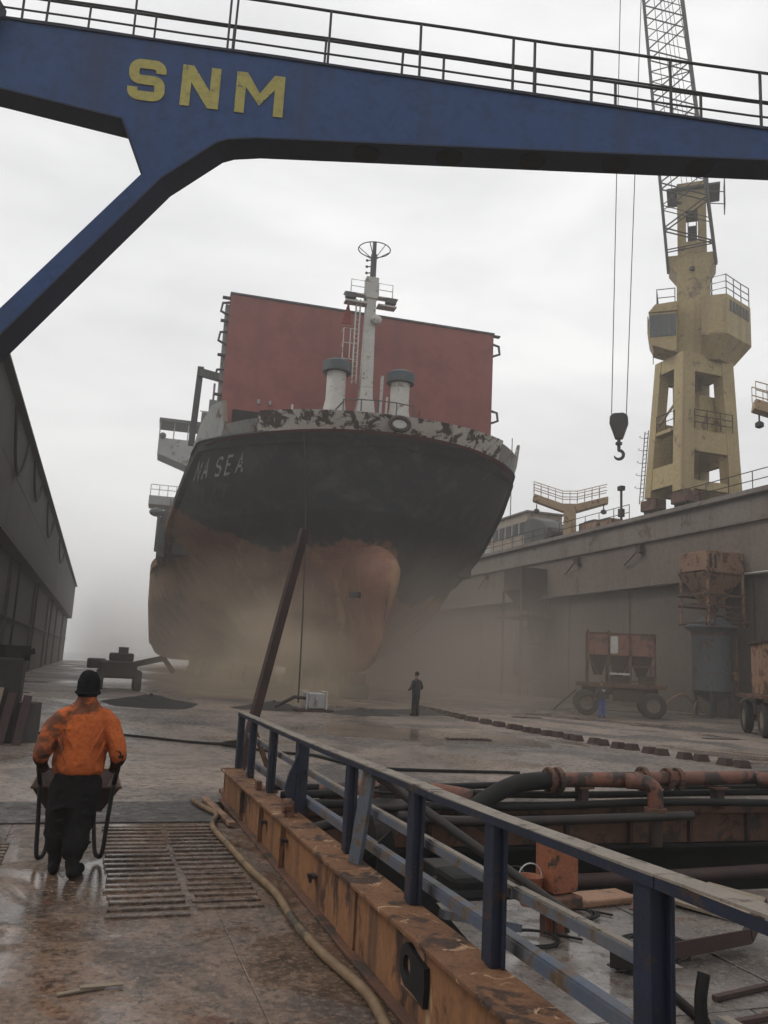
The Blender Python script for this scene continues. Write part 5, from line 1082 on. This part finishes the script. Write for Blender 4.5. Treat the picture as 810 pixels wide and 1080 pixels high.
for i, pts in enumerate(([(31.9, 38.9, .3), (31.2, 38.4, .5), (30.4, 38.2, 1.1), (29.7, 38.0, 1.2), (28.8, 37.8, .8), (28.2, 37.2, .5)], [(32.2, 38.8, .2), (31.4, 38.2, .3), (30.9, 38.0, .9), (30.5, 37.8, .6), (30.3, 37.6, .05)])):
    m = MB(); m.tube(smoothpath(pts, 5), .05, 6); single('blast_hose', m, M_hoptan, ['pale hose arching from the blast pot to the trailer', 'short pale hose dropping from the blast pot to the floor'][i], 'hose', 'pale blast hoses', smooth=True)
m = MB(); m.tube(smoothpath([(34.2, 38.6, .9), (34.6, 38.4, 1.2), (34.7, 37.6, 1.0), (34.6, 36.9, .3), (34.4, 34.5, .12), (34.2, 32, .1)], 5), .07, 6); single('blast_hose', m, M_wallband, 'grey hose running right from the blast pot along the wall foot', 'hose', 'pale blast hoses', smooth=True)
# further hopper frame by the wall, in the dust
wt = (33.6, 62.5, 0); sl = thing('wall_hopper_frame', 'hazy dark hopper on a tall frame against the wall near the ship', 'hopper', wt); P = rotloc(wt, 0)
part('hopper_bin', lbox(P, -1.3, 1.1, -1.6, 1.6, 8.6, 10.4), M_rustdark, sl); part('hopper_cone', frustum(P, (-1.25, 1.05, -1.5, 1.5), 8.59, (-.3, .3, -.4, .4), 7.0), M_rustdark, sl); part('platform', lbox(P, -1.7, 1.3, -2.2, 2.2, 6.3, 6.5), M_rustdark, sl)
for x in (-1.3, 1.1):
    for y in (-1.6, 1.6): m = MB(); m.bar(P(x, y, 0), P(x, y, 8.6), .16, .16); part('frame_post', m, M_rustdark, sl)
m = MB(); m.lathe([(.3, 1.0), (1.0, 1.6), (1.0, 4.8), (.4, 5.6)], wt, n=20); part('tank', m, M_dkgrey, sl, smooth='auto')
for z in (2.0, 4.2): m = MB(); m.bar(P(-1.3, -1.6, z), P(1.1, -1.6, z), .1, .1); m.bar(P(-1.3, -1.6, z), P(-1.3, 1.6, z), .1, .1); part('frame_rail', m, M_rustdark, sl)
# cart at the right picture edge
ct = (25.2, 26.3, 0); cart = thing('flat_cart', 'wheeled cart with tan cabinet cut off at the right picture edge', 'cart', ct); P = rotloc(ct, radians(60))
part('bed', lbox(P, -2.2, 2.4, -1.15, 1.15, 1.42, 1.56), M_rust, cart)
for x, y in ((-1.3, .85), (-1.3, -.85), (1.7, .85), (1.7, -.85)): wheel(cart, P, x, y, .64, .64, .3)
for x in (-1.3, 1.7): m = MB(); m.tube([P(x, -.9, .64), P(x, .9, .64)], .08, 8); part('axle', m, mat('cart_red', (.35, .06, .04), (.28, .05, .03), 2, .7), cart)
part('chassis', lbox(P, -1.9, 2.2, -.4, .4, 1.1, 1.42), M_rustdark, cart); part('cabinet', lbox(P, -.2, 1.9, -.9, .6, 1.56, 3.55), M_hoptan, cart, bevel=.04); part('cabinet_door', lbox(P, -.23, -.2, -.7, .4, 1.8, 3.3), M_hopyel, cart)
part('cabinet_lid', lbox(P, -.3, 2.0, -1, .7, 3.55, 3.65), M_rustdark, cart); m = MB(); m.tube([P(-.3, .5, .9), P(-.3, .5, 1.4)], .16, 8); part('white_canister', m, M_white, cart, smooth='auto')

# row of little keel markers down the dock floor
bp_ = MB(); bp_.add([(x*w_, y*h_, z) for z, w_, h_ in ((0, .17, .15), (.17, .12, .11)) for x, y in ((-1, -1), (1, -1), (1, 1), (-1, 1))], [(0, 1, 2, 3), (4, 5, 6, 7), (0, 1, 5, 4), (1, 2, 6, 5), (2, 3, 7, 6), (3, 0, 4, 7)])
bme = bp_.mesh('keel_brick'); bme.materials.append(M_rustdark)
y = 16.6; k = 0
while y < 38:
    x = table([16.6, 21, 26, 31, 38.5], [14.65, 14.05, 13.85, 14.0, 14.75], y)+random.uniform(-.07, .07)
    o = bpy.data.objects.new('keel_brick', bme); C.objects.link(o); o.location = (x, y, -.005); o.rotation_euler = (0, 0, random.uniform(-.25, .25))
    tag(o, ordinal(k+1)+' small dark rusty block from the near right end of the floor row', 'block', 'row of small blocks on the dock floor')
    y += .42 if k % 2 == 0 else .78; k += 1
for i, (x, y, lab) in enumerate(((20.9, 24.6, 'toothed drain strip in the floor near the cart wheel'), (10.2, 22.2, 'toothed drain strip in the middle of the dock floor'), (20.1, 36.0, 'dark drain strip left of the grit trailer'), (18.0, 33.2, 'dark drain strip beyond the row of blocks'))):
    t = thing('drain_strip', lab, 'drain', (x, y, 0), 'drain strips in the floor'); m = MB(); m.box((x, y, .012), (1.35, .3, .022)); part('plate', m, M_rustdark, t)
    for q in range(9): m = MB(); m.box((x-.6+.15*q, y, .035), (.05, .24, .03)); part('tooth', m, M_wallband, t)

# ------------------------------------------------------------------ left side clutter and loader
lb = thing('scrap_bin', 'dark scrap bin with leaning boards at the left picture edge', 'bin', (-1.9, 19.2, 0))
m = MB(); m.box((-2.0, 19.3, .85), (1.25, .9, 1.7)); part('bin', m, M_darksteel, lb, bevel=.04)
for x0, x1, h, mt in ((-1.62, -1.50, 1.0, M_rustdark), (-1.85, -1.75, 1.1, M_wood), (-1.30, -1.2, .95, M_rustdark)):
    m = MB(); m.bar((x0, 18.55, 0), (x1, 18.82, h), .16, .03, up=(0, 1, 0)); part('board', m, mt, lb)
m = MB(); m.lathe([(.3, 0), (.31, .4), (.3, .8)], (-1.25, 19.3, 0), n=16); part('drum', m, M_wallL, lb, smooth='auto')
m = MB(); m.bar((-2.6, 18.9, 1.55), (-1.2, 19.1, 1.85), .2, .12); m.box((-1.6, 19.2, 1.8), (.5, .5, .3), rz=.4); part('scrap_pile', m, M_black, lb)
ld = thing('loader', 'dark loader machine standing in the dust far left of the ship', 'loader', (1.3, 46, 0)); P = lambda x, y, z: V((1.3+x*.8, 46+y*.8, z*.82))
part('body', lbox(P, -1.3, 1.0, -1.4, 1.6, .7, 1.75), M_darksteel, ld, bevel=.1); part('cab', lbox(P, -.75, .75, -.8, 1.0, 1.75, 2.25), M_darksteel, ld, bevel=.08); part('exhaust_box', lbox(P, -.2, .42, .2, .8, 2.25, 2.62), M_darksteel, ld)
for x, y in ((-1.2, -1.0), (1.1, -1.0), (-1.2, 1.2), (1.1, 1.2)):
    m = MB(); m.lathe([(.5, -.18), (.55, -.1), (.55, .1), (.5, .18)], P(x, y, .55), 'X', 18); part('wheel', m, M_tyre, ld, smooth='auto')
m = MB(); m.bar(P(.9, -.6, 1.6), P(2.6, -.9, 2.05), .25, .3); m.bar(P(2.6, -.9, 2.05), P(3.3, -1.0, 1.2), .22, .25); part('arm', m, M_darksteel, ld); m = MB(); m.box(P(-1.5, -.4, 1.55), (.9, .9, .5)); part('counterweight', m, M_darksteel, ld, bevel=.08)
def heap(c, rx, ry, h, lab, name='grit_heap'):
    m = MB(); rows = []
    for i in range(9):
        r_ = i/8; rows.append([V((c[0]+rx*r_*cos(a)*(1+.18*noise.noise(V((cos(a)*2, sin(a)*2, c[0])))), c[1]+ry*r_*sin(a)*(1+.18*noise.noise(V((cos(a)*2, sin(a)*2, c[1])))), -.01+h*(1-r_)**1.1*(1+.5*noise.noise(V((r_*5+c[0], a*2, 1)))))) for a in [2*pi*j/22 for j in range(23)]])
    m.grid(rows); o = single(name, m, M_grit, lab, 'heap', 'heaps of blasting grit', smooth=True)
heap((2.2, 34.5), 1.8, 3.2, .32, 'dark grit heap in front of the loader'); heap((10.2, 32.3), 1.6, 1.5, .22, 'low dark grit heap right of the grey pump unit'); heap((6.9, 33.5), 1.7, 1.3, .30, 'dark rubble heap left of the grey pump unit'); heap((13.4, 34.5), 2.2, 2.0, .13, 'thin spread of dark grit by the standing worker')
pu = thing('pump_unit', 'small pale grey pump unit on skids below the ship bow', 'pump', (8.3, 32.6, 0)); P = rotloc((8.3, 32.6, 0), .15)
part('casing', lbox(P, -.35, .35, -.3, .3, .12, .72), M_grey, pu, bevel=.05); part('base', lbox(P, -.8, .7, -.4, .4, 0, .10), M_rustdark, pu)
for x in (-.42, .42): m = MB(); m.tube([P(x, -.3, .1), P(x, -.3, .78), P(x, .3, .78), P(x, .3, .1)], .03, 6); part('frame_hoop', m, M_white, pu)
m = MB(); m.tube([P(-.35, 0, .5), P(-.9, -.2, .55), P(-1.6, 0, .15)], .07, 6); part('suction_pipe', m, M_darksteel, pu)
m = MB(); m.tube(smoothpath([(-4.0, 21.5, .03), (-1.5, 20.9, .03), (.3, 20.9, .05), (1.02, 20.6, .04), (2.2, 19.6, .03), (3.0, 19.3, .03), (3.6, 19.6, .03), (3.4, 20.0, .03), (2.9, 19.2, .03), (3.9, 17.8, .03), (4.5, 17.4, .03), (4.9, 15.9, .03), (5.6, 15.3, .03), (8, 15.0, .03)], 6), .032, 6); single('floor_cable', m, M_black, 'long black cable snaking across the dock floor behind the railing', 'cable', smooth=True)

# ------------------------------------------------------------------ people
def blob(name, m_, parent, build, voxel=.014, smooth_it=4, wrinkle=None):
    mb = MB(); build(mb); o = part(name, mb, m_, parent, smooth=True)
    r_ = o.modifiers.new('remesh', 'REMESH'); r_.mode = 'VOXEL'; r_.voxel_size = voxel; r_.use_smooth_shade = True
    s_ = o.modifiers.new('smooth', 'SMOOTH'); s_.iterations = smooth_it; s_.factor = .5
    if wrinkle:
        tx = bpy.data.textures.new('folds', 'CLOUDS'); tx.noise_scale = wrinkle[0]; tx.noise_depth = 2
        d_ = o.modifiers.new('folds', 'DISPLACE'); d_.texture = tx; d_.strength = wrinkle[1]; d_.mid_level = .5; d_.texture_coords = 'LOCAL'
    return o
def limb(mb, pts, rs, n=12):
    mb.tube(smoothpath(pts, 4), [table(list(range(len(rs))), rs, i/4) for i in range((len(pts)-1)*4+1)], n)
    for p, r_ in ((pts[0], rs[0]), (pts[-1], rs[-1])): mb.ball(p, r_*.98, 8)
def ring_loft(mb, rings, n=20):
    """rings: (cx, cy, z, half width, half depth)"""
    rows = [[V((cx+a*cos(2*pi*j/n), cy+b*sin(2*pi*j/n), z)) for j in range(n)] for cx, cy, z, a, b in rings]; o = len(mb.v)
    mb.add([p for r_ in rows for p in r_], [(i*n+j, i*n+(j+1) % n, (i+1)*n+(j+1) % n, (i+1)*n+j) for i in range(len(rows)-1) for j in range(n)]+[tuple(range(n-1, -1, -1)), tuple((len(rows)-1)*n+j for j in range(n))])
M_jacket = mat('grimy_orange_jacket', (0.46, 0.112, 0.030), (0.34, 0.084, 0.026), 2.5, .85, bump=.5, rust=(0.16, 0.060, 0.034), rust_amt=.16, rust_scale=2.2, spec=.12)
M_cuff = mat('sooty_sleeve', (0.030, 0.018, 0.014), (0.05, 0.025, 0.016), 6, .9, bump=.4, spec=.1)
M_trous = mat('dark_work_trousers', (0.009, 0.009, 0.010), (0.015, 0.014, 0.014), 5, .95, bump=.4, spec=.06)
M_skin = mat('skin', (0.32, 0.18, 0.12), (0.28, 0.15, 0.10), 8, .6, bump=.1)
M_hat = mat('black_knit', (0.010, 0.010, 0.011), (0.014, 0.014, 0.015), 14, .95, bump=.8, spec=.06)
def hand(mb, c, d, down, r=.011):
    """curled fist round a handle: palm, four fingers and a thumb; d along the grip axis"""
    c = V(c); d = V(d).normalized(); down = V(down).normalized(); s_ = d.cross(down).normalized()
    mb.ball(c, .045, 8, (1, 1, 1))
    for k in range(4):
        o = c+d*(-.033+.022*k); L_ = (.030, .034, .033, .027)[k]
        limb(mb, [o, o+down*L_+s_*.028, o+down*L_*1.5+s_*.0, o+down*L_*1.1-s_*.026], [r, r, r*.95, r*.85], 7)
    limb(mb, [c-d*.03, c-d*.045-s_*.03+down*.01, c-d*.02-s_*.04+down*.035], [.013, .012, .010], 7)
wx, wy = -0.03, 8.2
wk = thing('person', 'worker in grimy orange jacket and black beanie pushing a wheelbarrow away', 'person', (wx, wy, .015))
hx_ = wx+.005
def build_body(mb):
    ring_loft(mb, [(hx_, wy+.06, 1.36, .06, .065), (hx_, wy+.07, 1.46, .06, .068), (hx_, wy+.085, 1.52, .066, .078)])
    ring_loft(mb, [(hx_, wy+.10, 1.475, .035, .045), (hx_, wy+.10, 1.51, .066, .082), (hx_, wy+.095, 1.57, .080, .098), (hx_, wy+.09, 1.63, .081, .102), (hx_, wy+.085, 1.69, .068, .085), (hx_, wy+.085, 1.725, .03, .04)])
    for s_ in (-1, 1): mb.ball((hx_+s_*.083, wy+.085, 1.575), .028, 8, (.45, .8, 1.2))
    mb.ball((hx_, wy+.20, 1.57), .016, 6, (.9, 1.1, 1.3)); mb.ball((hx_, wy+.185, 1.522), .02, 6, (1.4, .6, .5))
blob('body', M_skin, wk, build_body, .009, 2)
for s_ in (-1, 1):
    def glove(mb): hand(mb, (wx+s_*.335, wy+.12, .905), (0, 1, -.3), (s_*-.3, -.2, -1), .0145); limb(mb, [(wx+s_*.35, wy+.07, .97), (wx+s_*.338, wy+.11, .915)], [.044, .044], 10)
    blob('hand', M_cuff, wk, glove, .009, 2)
def jacket(mb):
    ring_loft(mb, [(wx-.005, wy+.0, .855, .222, .150), (wx-.005, wy+.0, .885, .246, .168), (wx, wy+.0, .95, .254, .175), (wx, wy+.01, 1.05, .252, .172), (wx, wy+.025, 1.14, .252, .166), (wx, wy+.04, 1.26, .252, .158), (wx, wy+.05, 1.34, .226, .138), (wx+.003, wy+.058, 1.405, .180, .118), (wx+.004, wy+.065, 1.45, .135, .104), (wx+.004, wy+.07, 1.485, .108, .096)], 28)
    ring_loft(mb, [(hx_, wy+.065, 1.44, .105, .10), (hx_, wy+.072, 1.49, .102, .102), (hx_, wy+.08, 1.525, .098, .102)])
    for s_ in (-1, 1): limb(mb, [(wx+s_*.175, wy+.045, 1.335), (wx+s_*.268, wy+.015, 1.25), (wx+s_*.335, wy-.055, 1.09), (wx+s_*.358, wy-.06, 1.03)], [.100, .104, .092, .086], 14)
    for k in range(11):                                     # gathers rising from the hem, drapes across the back
        a0 = -2.75+.22*k+random.uniform(-.06, .06); z1 = random.uniform(.98, 1.08); sl = random.uniform(-.10, .10)
        mb.tube([(wx+.252*cos(a0+sl*q), wy+.01+.172*sin(a0+sl*q), lerp(.875, z1, q)) for q in (0, .25, .5, .75, 1)], [.006, .014, .013, .009, .003], 6)
    for x0, z0, x1, z1 in ((-.20, 1.30, -.06, 1.06), (.20, 1.29, .08, 1.02), (-.22, 1.18, -.12, .95), (.22, 1.16, .15, .96)):
        mb.tube([(wx+lerp(x0, x1, q), wy-.118-.030*sin(pi*q*.5), lerp(z0, z1, q)) for q in (0, .25, .5, .75, 1)], [.005, .017, .019, .013, .004], 6)
    for s_ in (-1, 1):
        for k in range(4): z = 1.23-.055*k; mb.tube([(wx+s_*(.205+.02*k), wy-.05-.012*k, z-.01), (wx+s_*(.27+.018*k), wy-.085-.012*k, z+.012), (wx+s_*(.345+.012*k), wy-.05-.02*k, z-.02)], [.005, .017, .005], 6)
jk = blob('jacket', M_jacket, wk, jacket, .0095, 2, (.11, .034))
for s_ in (-1, 1):
    def cuff(mb): limb(mb, [(wx+s_*.352, wy-.06, 1.05), (wx+s_*.362, wy-.03, 1.0), (wx+s_*.350, wy+.05, .95)], [.089, .078, .057], 14)
    blob('sleeve_end', M_cuff, jk, cuff, .010, 3, (.07, .02))
def trousers(mb):
    ring_loft(mb, [(wx-.01, wy+.0, .58, .20, .14), (wx-.01, wy+.0, .72, .222, .155), (wx-.01, wy, .92, .218, .148)], 22)
    limb(mb, [(wx-.115, wy+.0, .76), (wx-.140, wy+.04, .47), (wx-.13, wy+.03, .26)], [.140, .126, .108], 16)
    limb(mb, [(wx+.10, wy+.0, .76), (wx+.070, wy-.03, .47), (wx+.035, wy-.13, .24)], [.142, .130, .112], 16)
    for k in range(7): z = .62-.055*k; sx = -1 if k % 2 else 1; mb.tube([(wx+sx*.02, wy-.12, z), (wx+sx*.11, wy-.155, z+.03), (wx+sx*.21, wy-.09, z-.01)], [.004, .016, .004], 6)
blob('trousers', M_trous, wk, trousers, .011, 2, (.10, .045))
for s_ in (-1, 1):
    def boot(mb):
        if s_ < 0: limb(mb, [(wx-.13, wy+.03, .32), (wx-.128, wy+.03, .16), (wx-.128, wy+.02, .10)], [.078, .066, .06], 12); limb(mb, [(wx-.128, wy-.02, .068), (wx-.135, wy+.11, .06), (wx-.138, wy+.2, .052)], [.058, .056, .046], 10)
        else: limb(mb, [(wx+.035, wy-.13, .32), (wx+.035, wy-.16, .16), (wx+.04, wy-.165, .09)], [.082, .068, .062], 12); limb(mb, [(wx+.045, wy-.20, .068), (wx+.085, wy-.08, .06), (wx+.115, wy+.0, .052)], [.06, .057, .048], 10)
    blob('boot', M_trous, wk, boot, .010, 2)
def beanie(mb):
    ring_loft(mb, [(hx_, wy+.08, 1.52, .094, .106), (hx_, wy+.085, 1.56, .108, .120), (hx_, wy+.088, 1.61, .113, .126), (hx_, wy+.088, 1.66, .110, .122), (hx_, wy+.085, 1.71, .094, .104), (hx_-.004, wy+.083, 1.745, .066, .072), (hx_-.006, wy+.083, 1.762, .022, .026)], 24)
bn = blob('beanie', M_hat, wk, beanie, .008, 2, (.05, .010))
def bcuff(mb):
    rr = [V((hx_+.112*cos(a), wy+.085+.124*sin(a), 1.56+.006*sin(a))) for a in [2*pi*i/28 for i in range(28)]]; mb.tube(rr, .017, 8, closed=True)
blob('beanie_cuff', M_hat, bn, bcuff, .007, 1)
wk.scale = (.90, 1, 1)
# wheelbarrow
wbr = thing('wheelbarrow', 'dark steel wheelbarrow held in front of the orange jacketed worker', 'wheelbarrow', (wx, wy+.7, .015))
for s_ in (-1, 1):
    m = MB(); m.tube(smoothpath([(wx+s_*.335, wy+.0, .93), (wx+s_*.335, wy+.25, .82), (wx+s_*.30, wy+.7, .55), (wx+s_*.16, wy+1.25, .33), (wx+s_*.06, wy+1.5, .24)], 4), .023, 8); part('handle', m, M_black, wbr, smooth=True)
    m = MB(); m.tube(smoothpath([(wx+s_*.325, wy+.42, .70), (wx+s_*.305, wy+.40, .40), (wx+s_*.285, wy+.38, .10), (wx+s_*.25, wy+.42, .06), (wx+s_*.215, wy+.47, .12), (wx+s_*.17, wy+.65, .47)], 4), .020, 8); part('leg', m, M_black, wbr, smooth=True)
def tray(k, z): return [(wx+sx*a*k, wy+y) for sx, a, y in ((-1, .39, .50), (1, .39, .50), (1, .36, 1.30), (-1, .36, 1.30))]
m = MB(); top = [V((x, y, .66 if i < 2 else .72)) for i, (x, y) in enumerate(tray(1.02, 0))]; bot = [V((wx+(x-wx)*.62, wy+.80+(y-wy-.80)*.6, .42)) for x, y in tray(1, 0)]; tin = [p+V((0, 0, -.015)) for p in [V((wx+(q.x-wx)*.97, wy+.8+(q.y-wy-.8)*.97, q.z)) for q in top]]; bin_ = [p+V((0, 0, .02)) for p in bot]
m.add(top+bot+tin+bin_, [(0, 1, 5, 4), (1, 2, 6, 5), (2, 3, 7, 6), (3, 0, 4, 7), (4, 5, 6, 7), (8, 9, 13, 12), (9, 10, 14, 13), (10, 11, 15, 14), (11, 8, 12, 15), (12, 13, 14, 15), (0, 1, 9, 8), (1, 2, 10, 9), (2, 3, 11, 10), (3, 0, 8, 11)]); ty_ = part('tray', m, M_rustdark, wbr)
m = MB(); m.tube(top, .014, 6, closed=True); part('tray_rim', m, M_rust, ty_)
m = MB(); m.lathe([(.10, -.03), (.165, -.045), (.185, -.02), (.185, .02), (.165, .045), (.10, .03)], (wx, wy+1.45, .20), 'X', 22); wl_ = part('wheel', m, M_tyre, wbr, smooth='auto'); m = MB(); m.lathe([(.02, -.05), (.10, -.025), (.10, .025), (.02, .05)], (wx, wy+1.45, .20), 'X', 18); part('rim', m, M_rust, wl_)

def figure(x, y, face, lab, mtop, mleg, mhat, h=1.75, arms='front', stoop=0.0, logo=None):
    k = h/1.75; t = thing('person', lab, 'person', (x, y, 0)); R3 = Matrix.Rotation(face, 3, 'Z')
    def Q(a, b, c): p = R3 @ V((a*k, b*k, 0)); return V((x+p.x, y+p.y, c*k))
    def lf(mb, rings):
        o = len(mb.v); ring_loft(mb, [(a, b, c, d, e_) for a, b, c, d, e_ in rings], 16)
        for i in range(o, len(mb.v)): p = mb.v[i]; mb.v[i] = Q(p.x, p.y, p.z)
    def bd(mb):
        lf(mb, [(0, stoop*.9, 1.40, .055, .06), (0, stoop, 1.55, .06, .07)]); lf(mb, [(0, stoop+.02, 1.5, .03, .04), (0, stoop+.02, 1.56, .068, .085), (0, stoop+.01, 1.64, .076, .095), (0, stoop, 1.71, .06, .07), (0, stoop, 1.74, .02, .03)])
        mb.ball(Q(0, stoop+.115, 1.60), .016, 6)
        for s_ in (-1, 1):
            mb.ball(Q(s_*.078, stoop, 1.6), .022, 6)
            e_ = Q(s_*.20, .22, 1.02) if arms == 'front' else Q(s_*.30, .06, .84); hand(mb, e_, R3 @ V((1, 0, 0)), (0, .3, -1), .012)
    blob('body', M_skin, t, bd, .016, 1)
    def jk_(mb):
        lf(mb, [(0, 0, .80, .19, .13), (0, 0, .95, .19, .14), (0, stoop*.4, 1.15, .20, .14), (0, stoop*.7, 1.30, .19, .125), (0, stoop*.85, 1.39, .13, .10), (0, stoop*.95, 1.47, .07, .075)])
        for s_ in (-1, 1):
            if arms == 'front': limb(mb, [Q(s_*.17, stoop*.8, 1.35), Q(s_*.27, -.02, 1.12), Q(s_*.22, .17, 1.03)], [.075*k, .065*k, .05*k], 10)
            else: limb(mb, [Q(s_*.17, stoop*.8, 1.35), Q(s_*.28, .0, 1.10), Q(s_*.30, .05, .90)], [.075*k, .065*k, .05*k], 10)
    j_ = blob('jacket', mtop, t, jk_, .018, 3, (.09, .025))
    def tr_(mb):
        lf(mb, [(0, 0, .75, .17, .12), (0, 0, .90, .18, .13)])
        for s_ in (-1, 1): limb(mb, [Q(s_*.09, 0, .80), Q(s_*.10, .02, .45), Q(s_*.11, 0, .10)], [.10*k, .082*k, .075*k], 10)
    blob('trousers', mleg, t, tr_, .018, 3, (.09, .03))
    def bt_(mb):
        for s_ in (-1, 1): limb(mb, [Q(s_*.11, -.03, .05), Q(s_*.12, .08, .05), Q(s_*.125, .16, .04)], [.05*k, .05*k, .04*k], 8)
    blob('boots', M_black, t, bt_, .016, 1)
    def ht(mb): lf(mb, [(0, stoop-.005, 1.60, .086, .10), (0, stoop-.005, 1.67, .085, .10), (0, stoop-.005, 1.73, .06, .07), (0, stoop-.005, 1.76, .02, .02)])
    blob('hat', mhat, t, ht, .014, 1)
    if logo:
        m = MB(); m.box(Q(.03, -.165+stoop*.5, 1.25), (.16*k, .02, .07*k), rz=face+.1, ry=.3); part('back_print', m, M_white, j_)
    return t
figure(12.35, 32.0, radians(20), 'worker in dark clothes and hood standing alone by the ship bow', mat('dark_coat', (.018, .018, .02), (.012, .012, .013), 5, .9, bump=.4), M_trous, M_hat, 1.74, 'front')
figure(23.15, 35.3, radians(-10), 'worker in dark green jacket and blue trousers facing the grit trailer', mat('green_jacket', (.030, .042, .038), (.022, .03, .028), 5, .9, bump=.4), mat('blue_trousers', (.035, .085, .33), (.028, .065, .25), 5, .9, bump=.4), mat('grey_hood', (.10, .11, .11), (.08, .085, .085), 5, .9), 1.78, 'side', .07, logo=True)

# ------------------------------------------------------------------ air: haze over everything, dust in the dock
def volume_box(name, lo, hi, label, build):
    m = MB(); m.box([(a+b)/2 for a, b in zip(lo, hi)], [b-a for a, b in zip(lo, hi)]); o = single(name, m, None, label, 'haze', kind='stuff')
    mt = bpy.data.materials.new(name); mt.use_nodes = True; t = mt.node_tree; t.nodes.clear(); out_ = t.nodes.new('ShaderNodeOutputMaterial'); pv = t.nodes.new('ShaderNodeVolumePrincipled')
    t.links.new(pv.outputs[0], out_.inputs['Volume']); build(t, pv); o.data.materials.append(mt); return o, mt
def hz(t, pv): pv.inputs['Color'].default_value = (.97, .96, .94, 1); pv.inputs['Density'].default_value = HAZE; pv.inputs['Anisotropy'].default_value = .45
HAZE = 0.0018
volume_box('haze', (-1000, -1000, -3.2), (1000, 1000, 72), 'thin pale haze filling the air over the dock', hz)
def dust(dens, color, centre=None, radius=None, top=12.0, nscale=.16, lo=.40, hi=.70, seed=0):
    def b(t, pv):
        pv.inputs['Color'].default_value = rgba(color); g = t.nodes.new('ShaderNodeNewGeometry'); mpn = t.nodes.new('ShaderNodeMapping'); mpn.inputs['Scale'].default_value = (1, 1, 1.5); mpn.inputs['Location'].default_value = (seed, seed*2, 0)
        t.links.new(g.outputs['Position'], mpn.inputs['Vector']); n_ = t.nodes.new('ShaderNodeTexNoise'); n_.inputs['Scale'].default_value = nscale; n_.inputs['Detail'].default_value = 3; t.links.new(mpn.outputs[0], n_.inputs['Vector'])
        r_ = t.nodes.new('ShaderNodeMapRange'); r_.inputs['From Min'].default_value = lo; r_.inputs['From Max'].default_value = hi; t.links.new(n_.outputs['Fac'], r_.inputs['Value'])
        v_ = t.nodes.new('ShaderNodeVectorMath'); v_.operation = 'SUBTRACT'; v_.inputs[1].default_value = centre; t.links.new(g.outputs['Position'], v_.inputs[0])
        d_ = t.nodes.new('ShaderNodeVectorMath'); d_.operation = 'DIVIDE'; d_.inputs[1].default_value = radius; t.links.new(v_.outputs[0], d_.inputs[0])
        l_ = t.nodes.new('ShaderNodeVectorMath'); l_.operation = 'LENGTH'; t.links.new(d_.outputs[0], l_.inputs[0])
        f_ = t.nodes.new('ShaderNodeMapRange'); f_.interpolation_type = 'SMOOTHSTEP'; f_.inputs['From Min'].default_value = 1.0; f_.inputs['From Max'].default_value = .15; t.links.new(l_.outputs['Value'], f_.inputs['Value'])
        m1 = t.nodes.new('ShaderNodeMath'); m1.operation = 'MULTIPLY'; t.links.new(r_.outputs[0], m1.inputs[0]); t.links.new(f_.outputs[0], m1.inputs[1])
        m2 = t.nodes.new('ShaderNodeMath'); m2.operation = 'MULTIPLY'; m2.inputs[1].default_value = dens; t.links.new(m1.outputs[0], m2.inputs[0]); t.links.new(m2.outputs[0], pv.inputs['Density'])
    return b
volume_box('dust_cloud', (-4.0, 26, .03), (34.2, 92, 11), 'brown dust drifting low across the dock around the ship', dust(.078, (.74, .645, .55), (17, 55, 0), (25, 33, 11), lo=.33, hi=.66, nscale=.085))
volume_box('dust_plume', (.4, 34, .02), (15, 47, 8.5), 'thick tan dust plume rising below the left side of the bow', dust(.32, (.72, .61, .46), (7.6, 40.5, 1.0), (7.2, 5.8, 7.2), lo=.40, hi=.70, nscale=.30, seed=3))
volume_box('dust_haze', (-3.6, 92.5, .03), (12, 140, 16), 'thin grey dust hanging at the far end of the left wall', dust(.020, (.72, .68, .64), (1.5, 116, 3), (7, 23, 12), lo=.30, hi=.60, nscale=.10, seed=5))
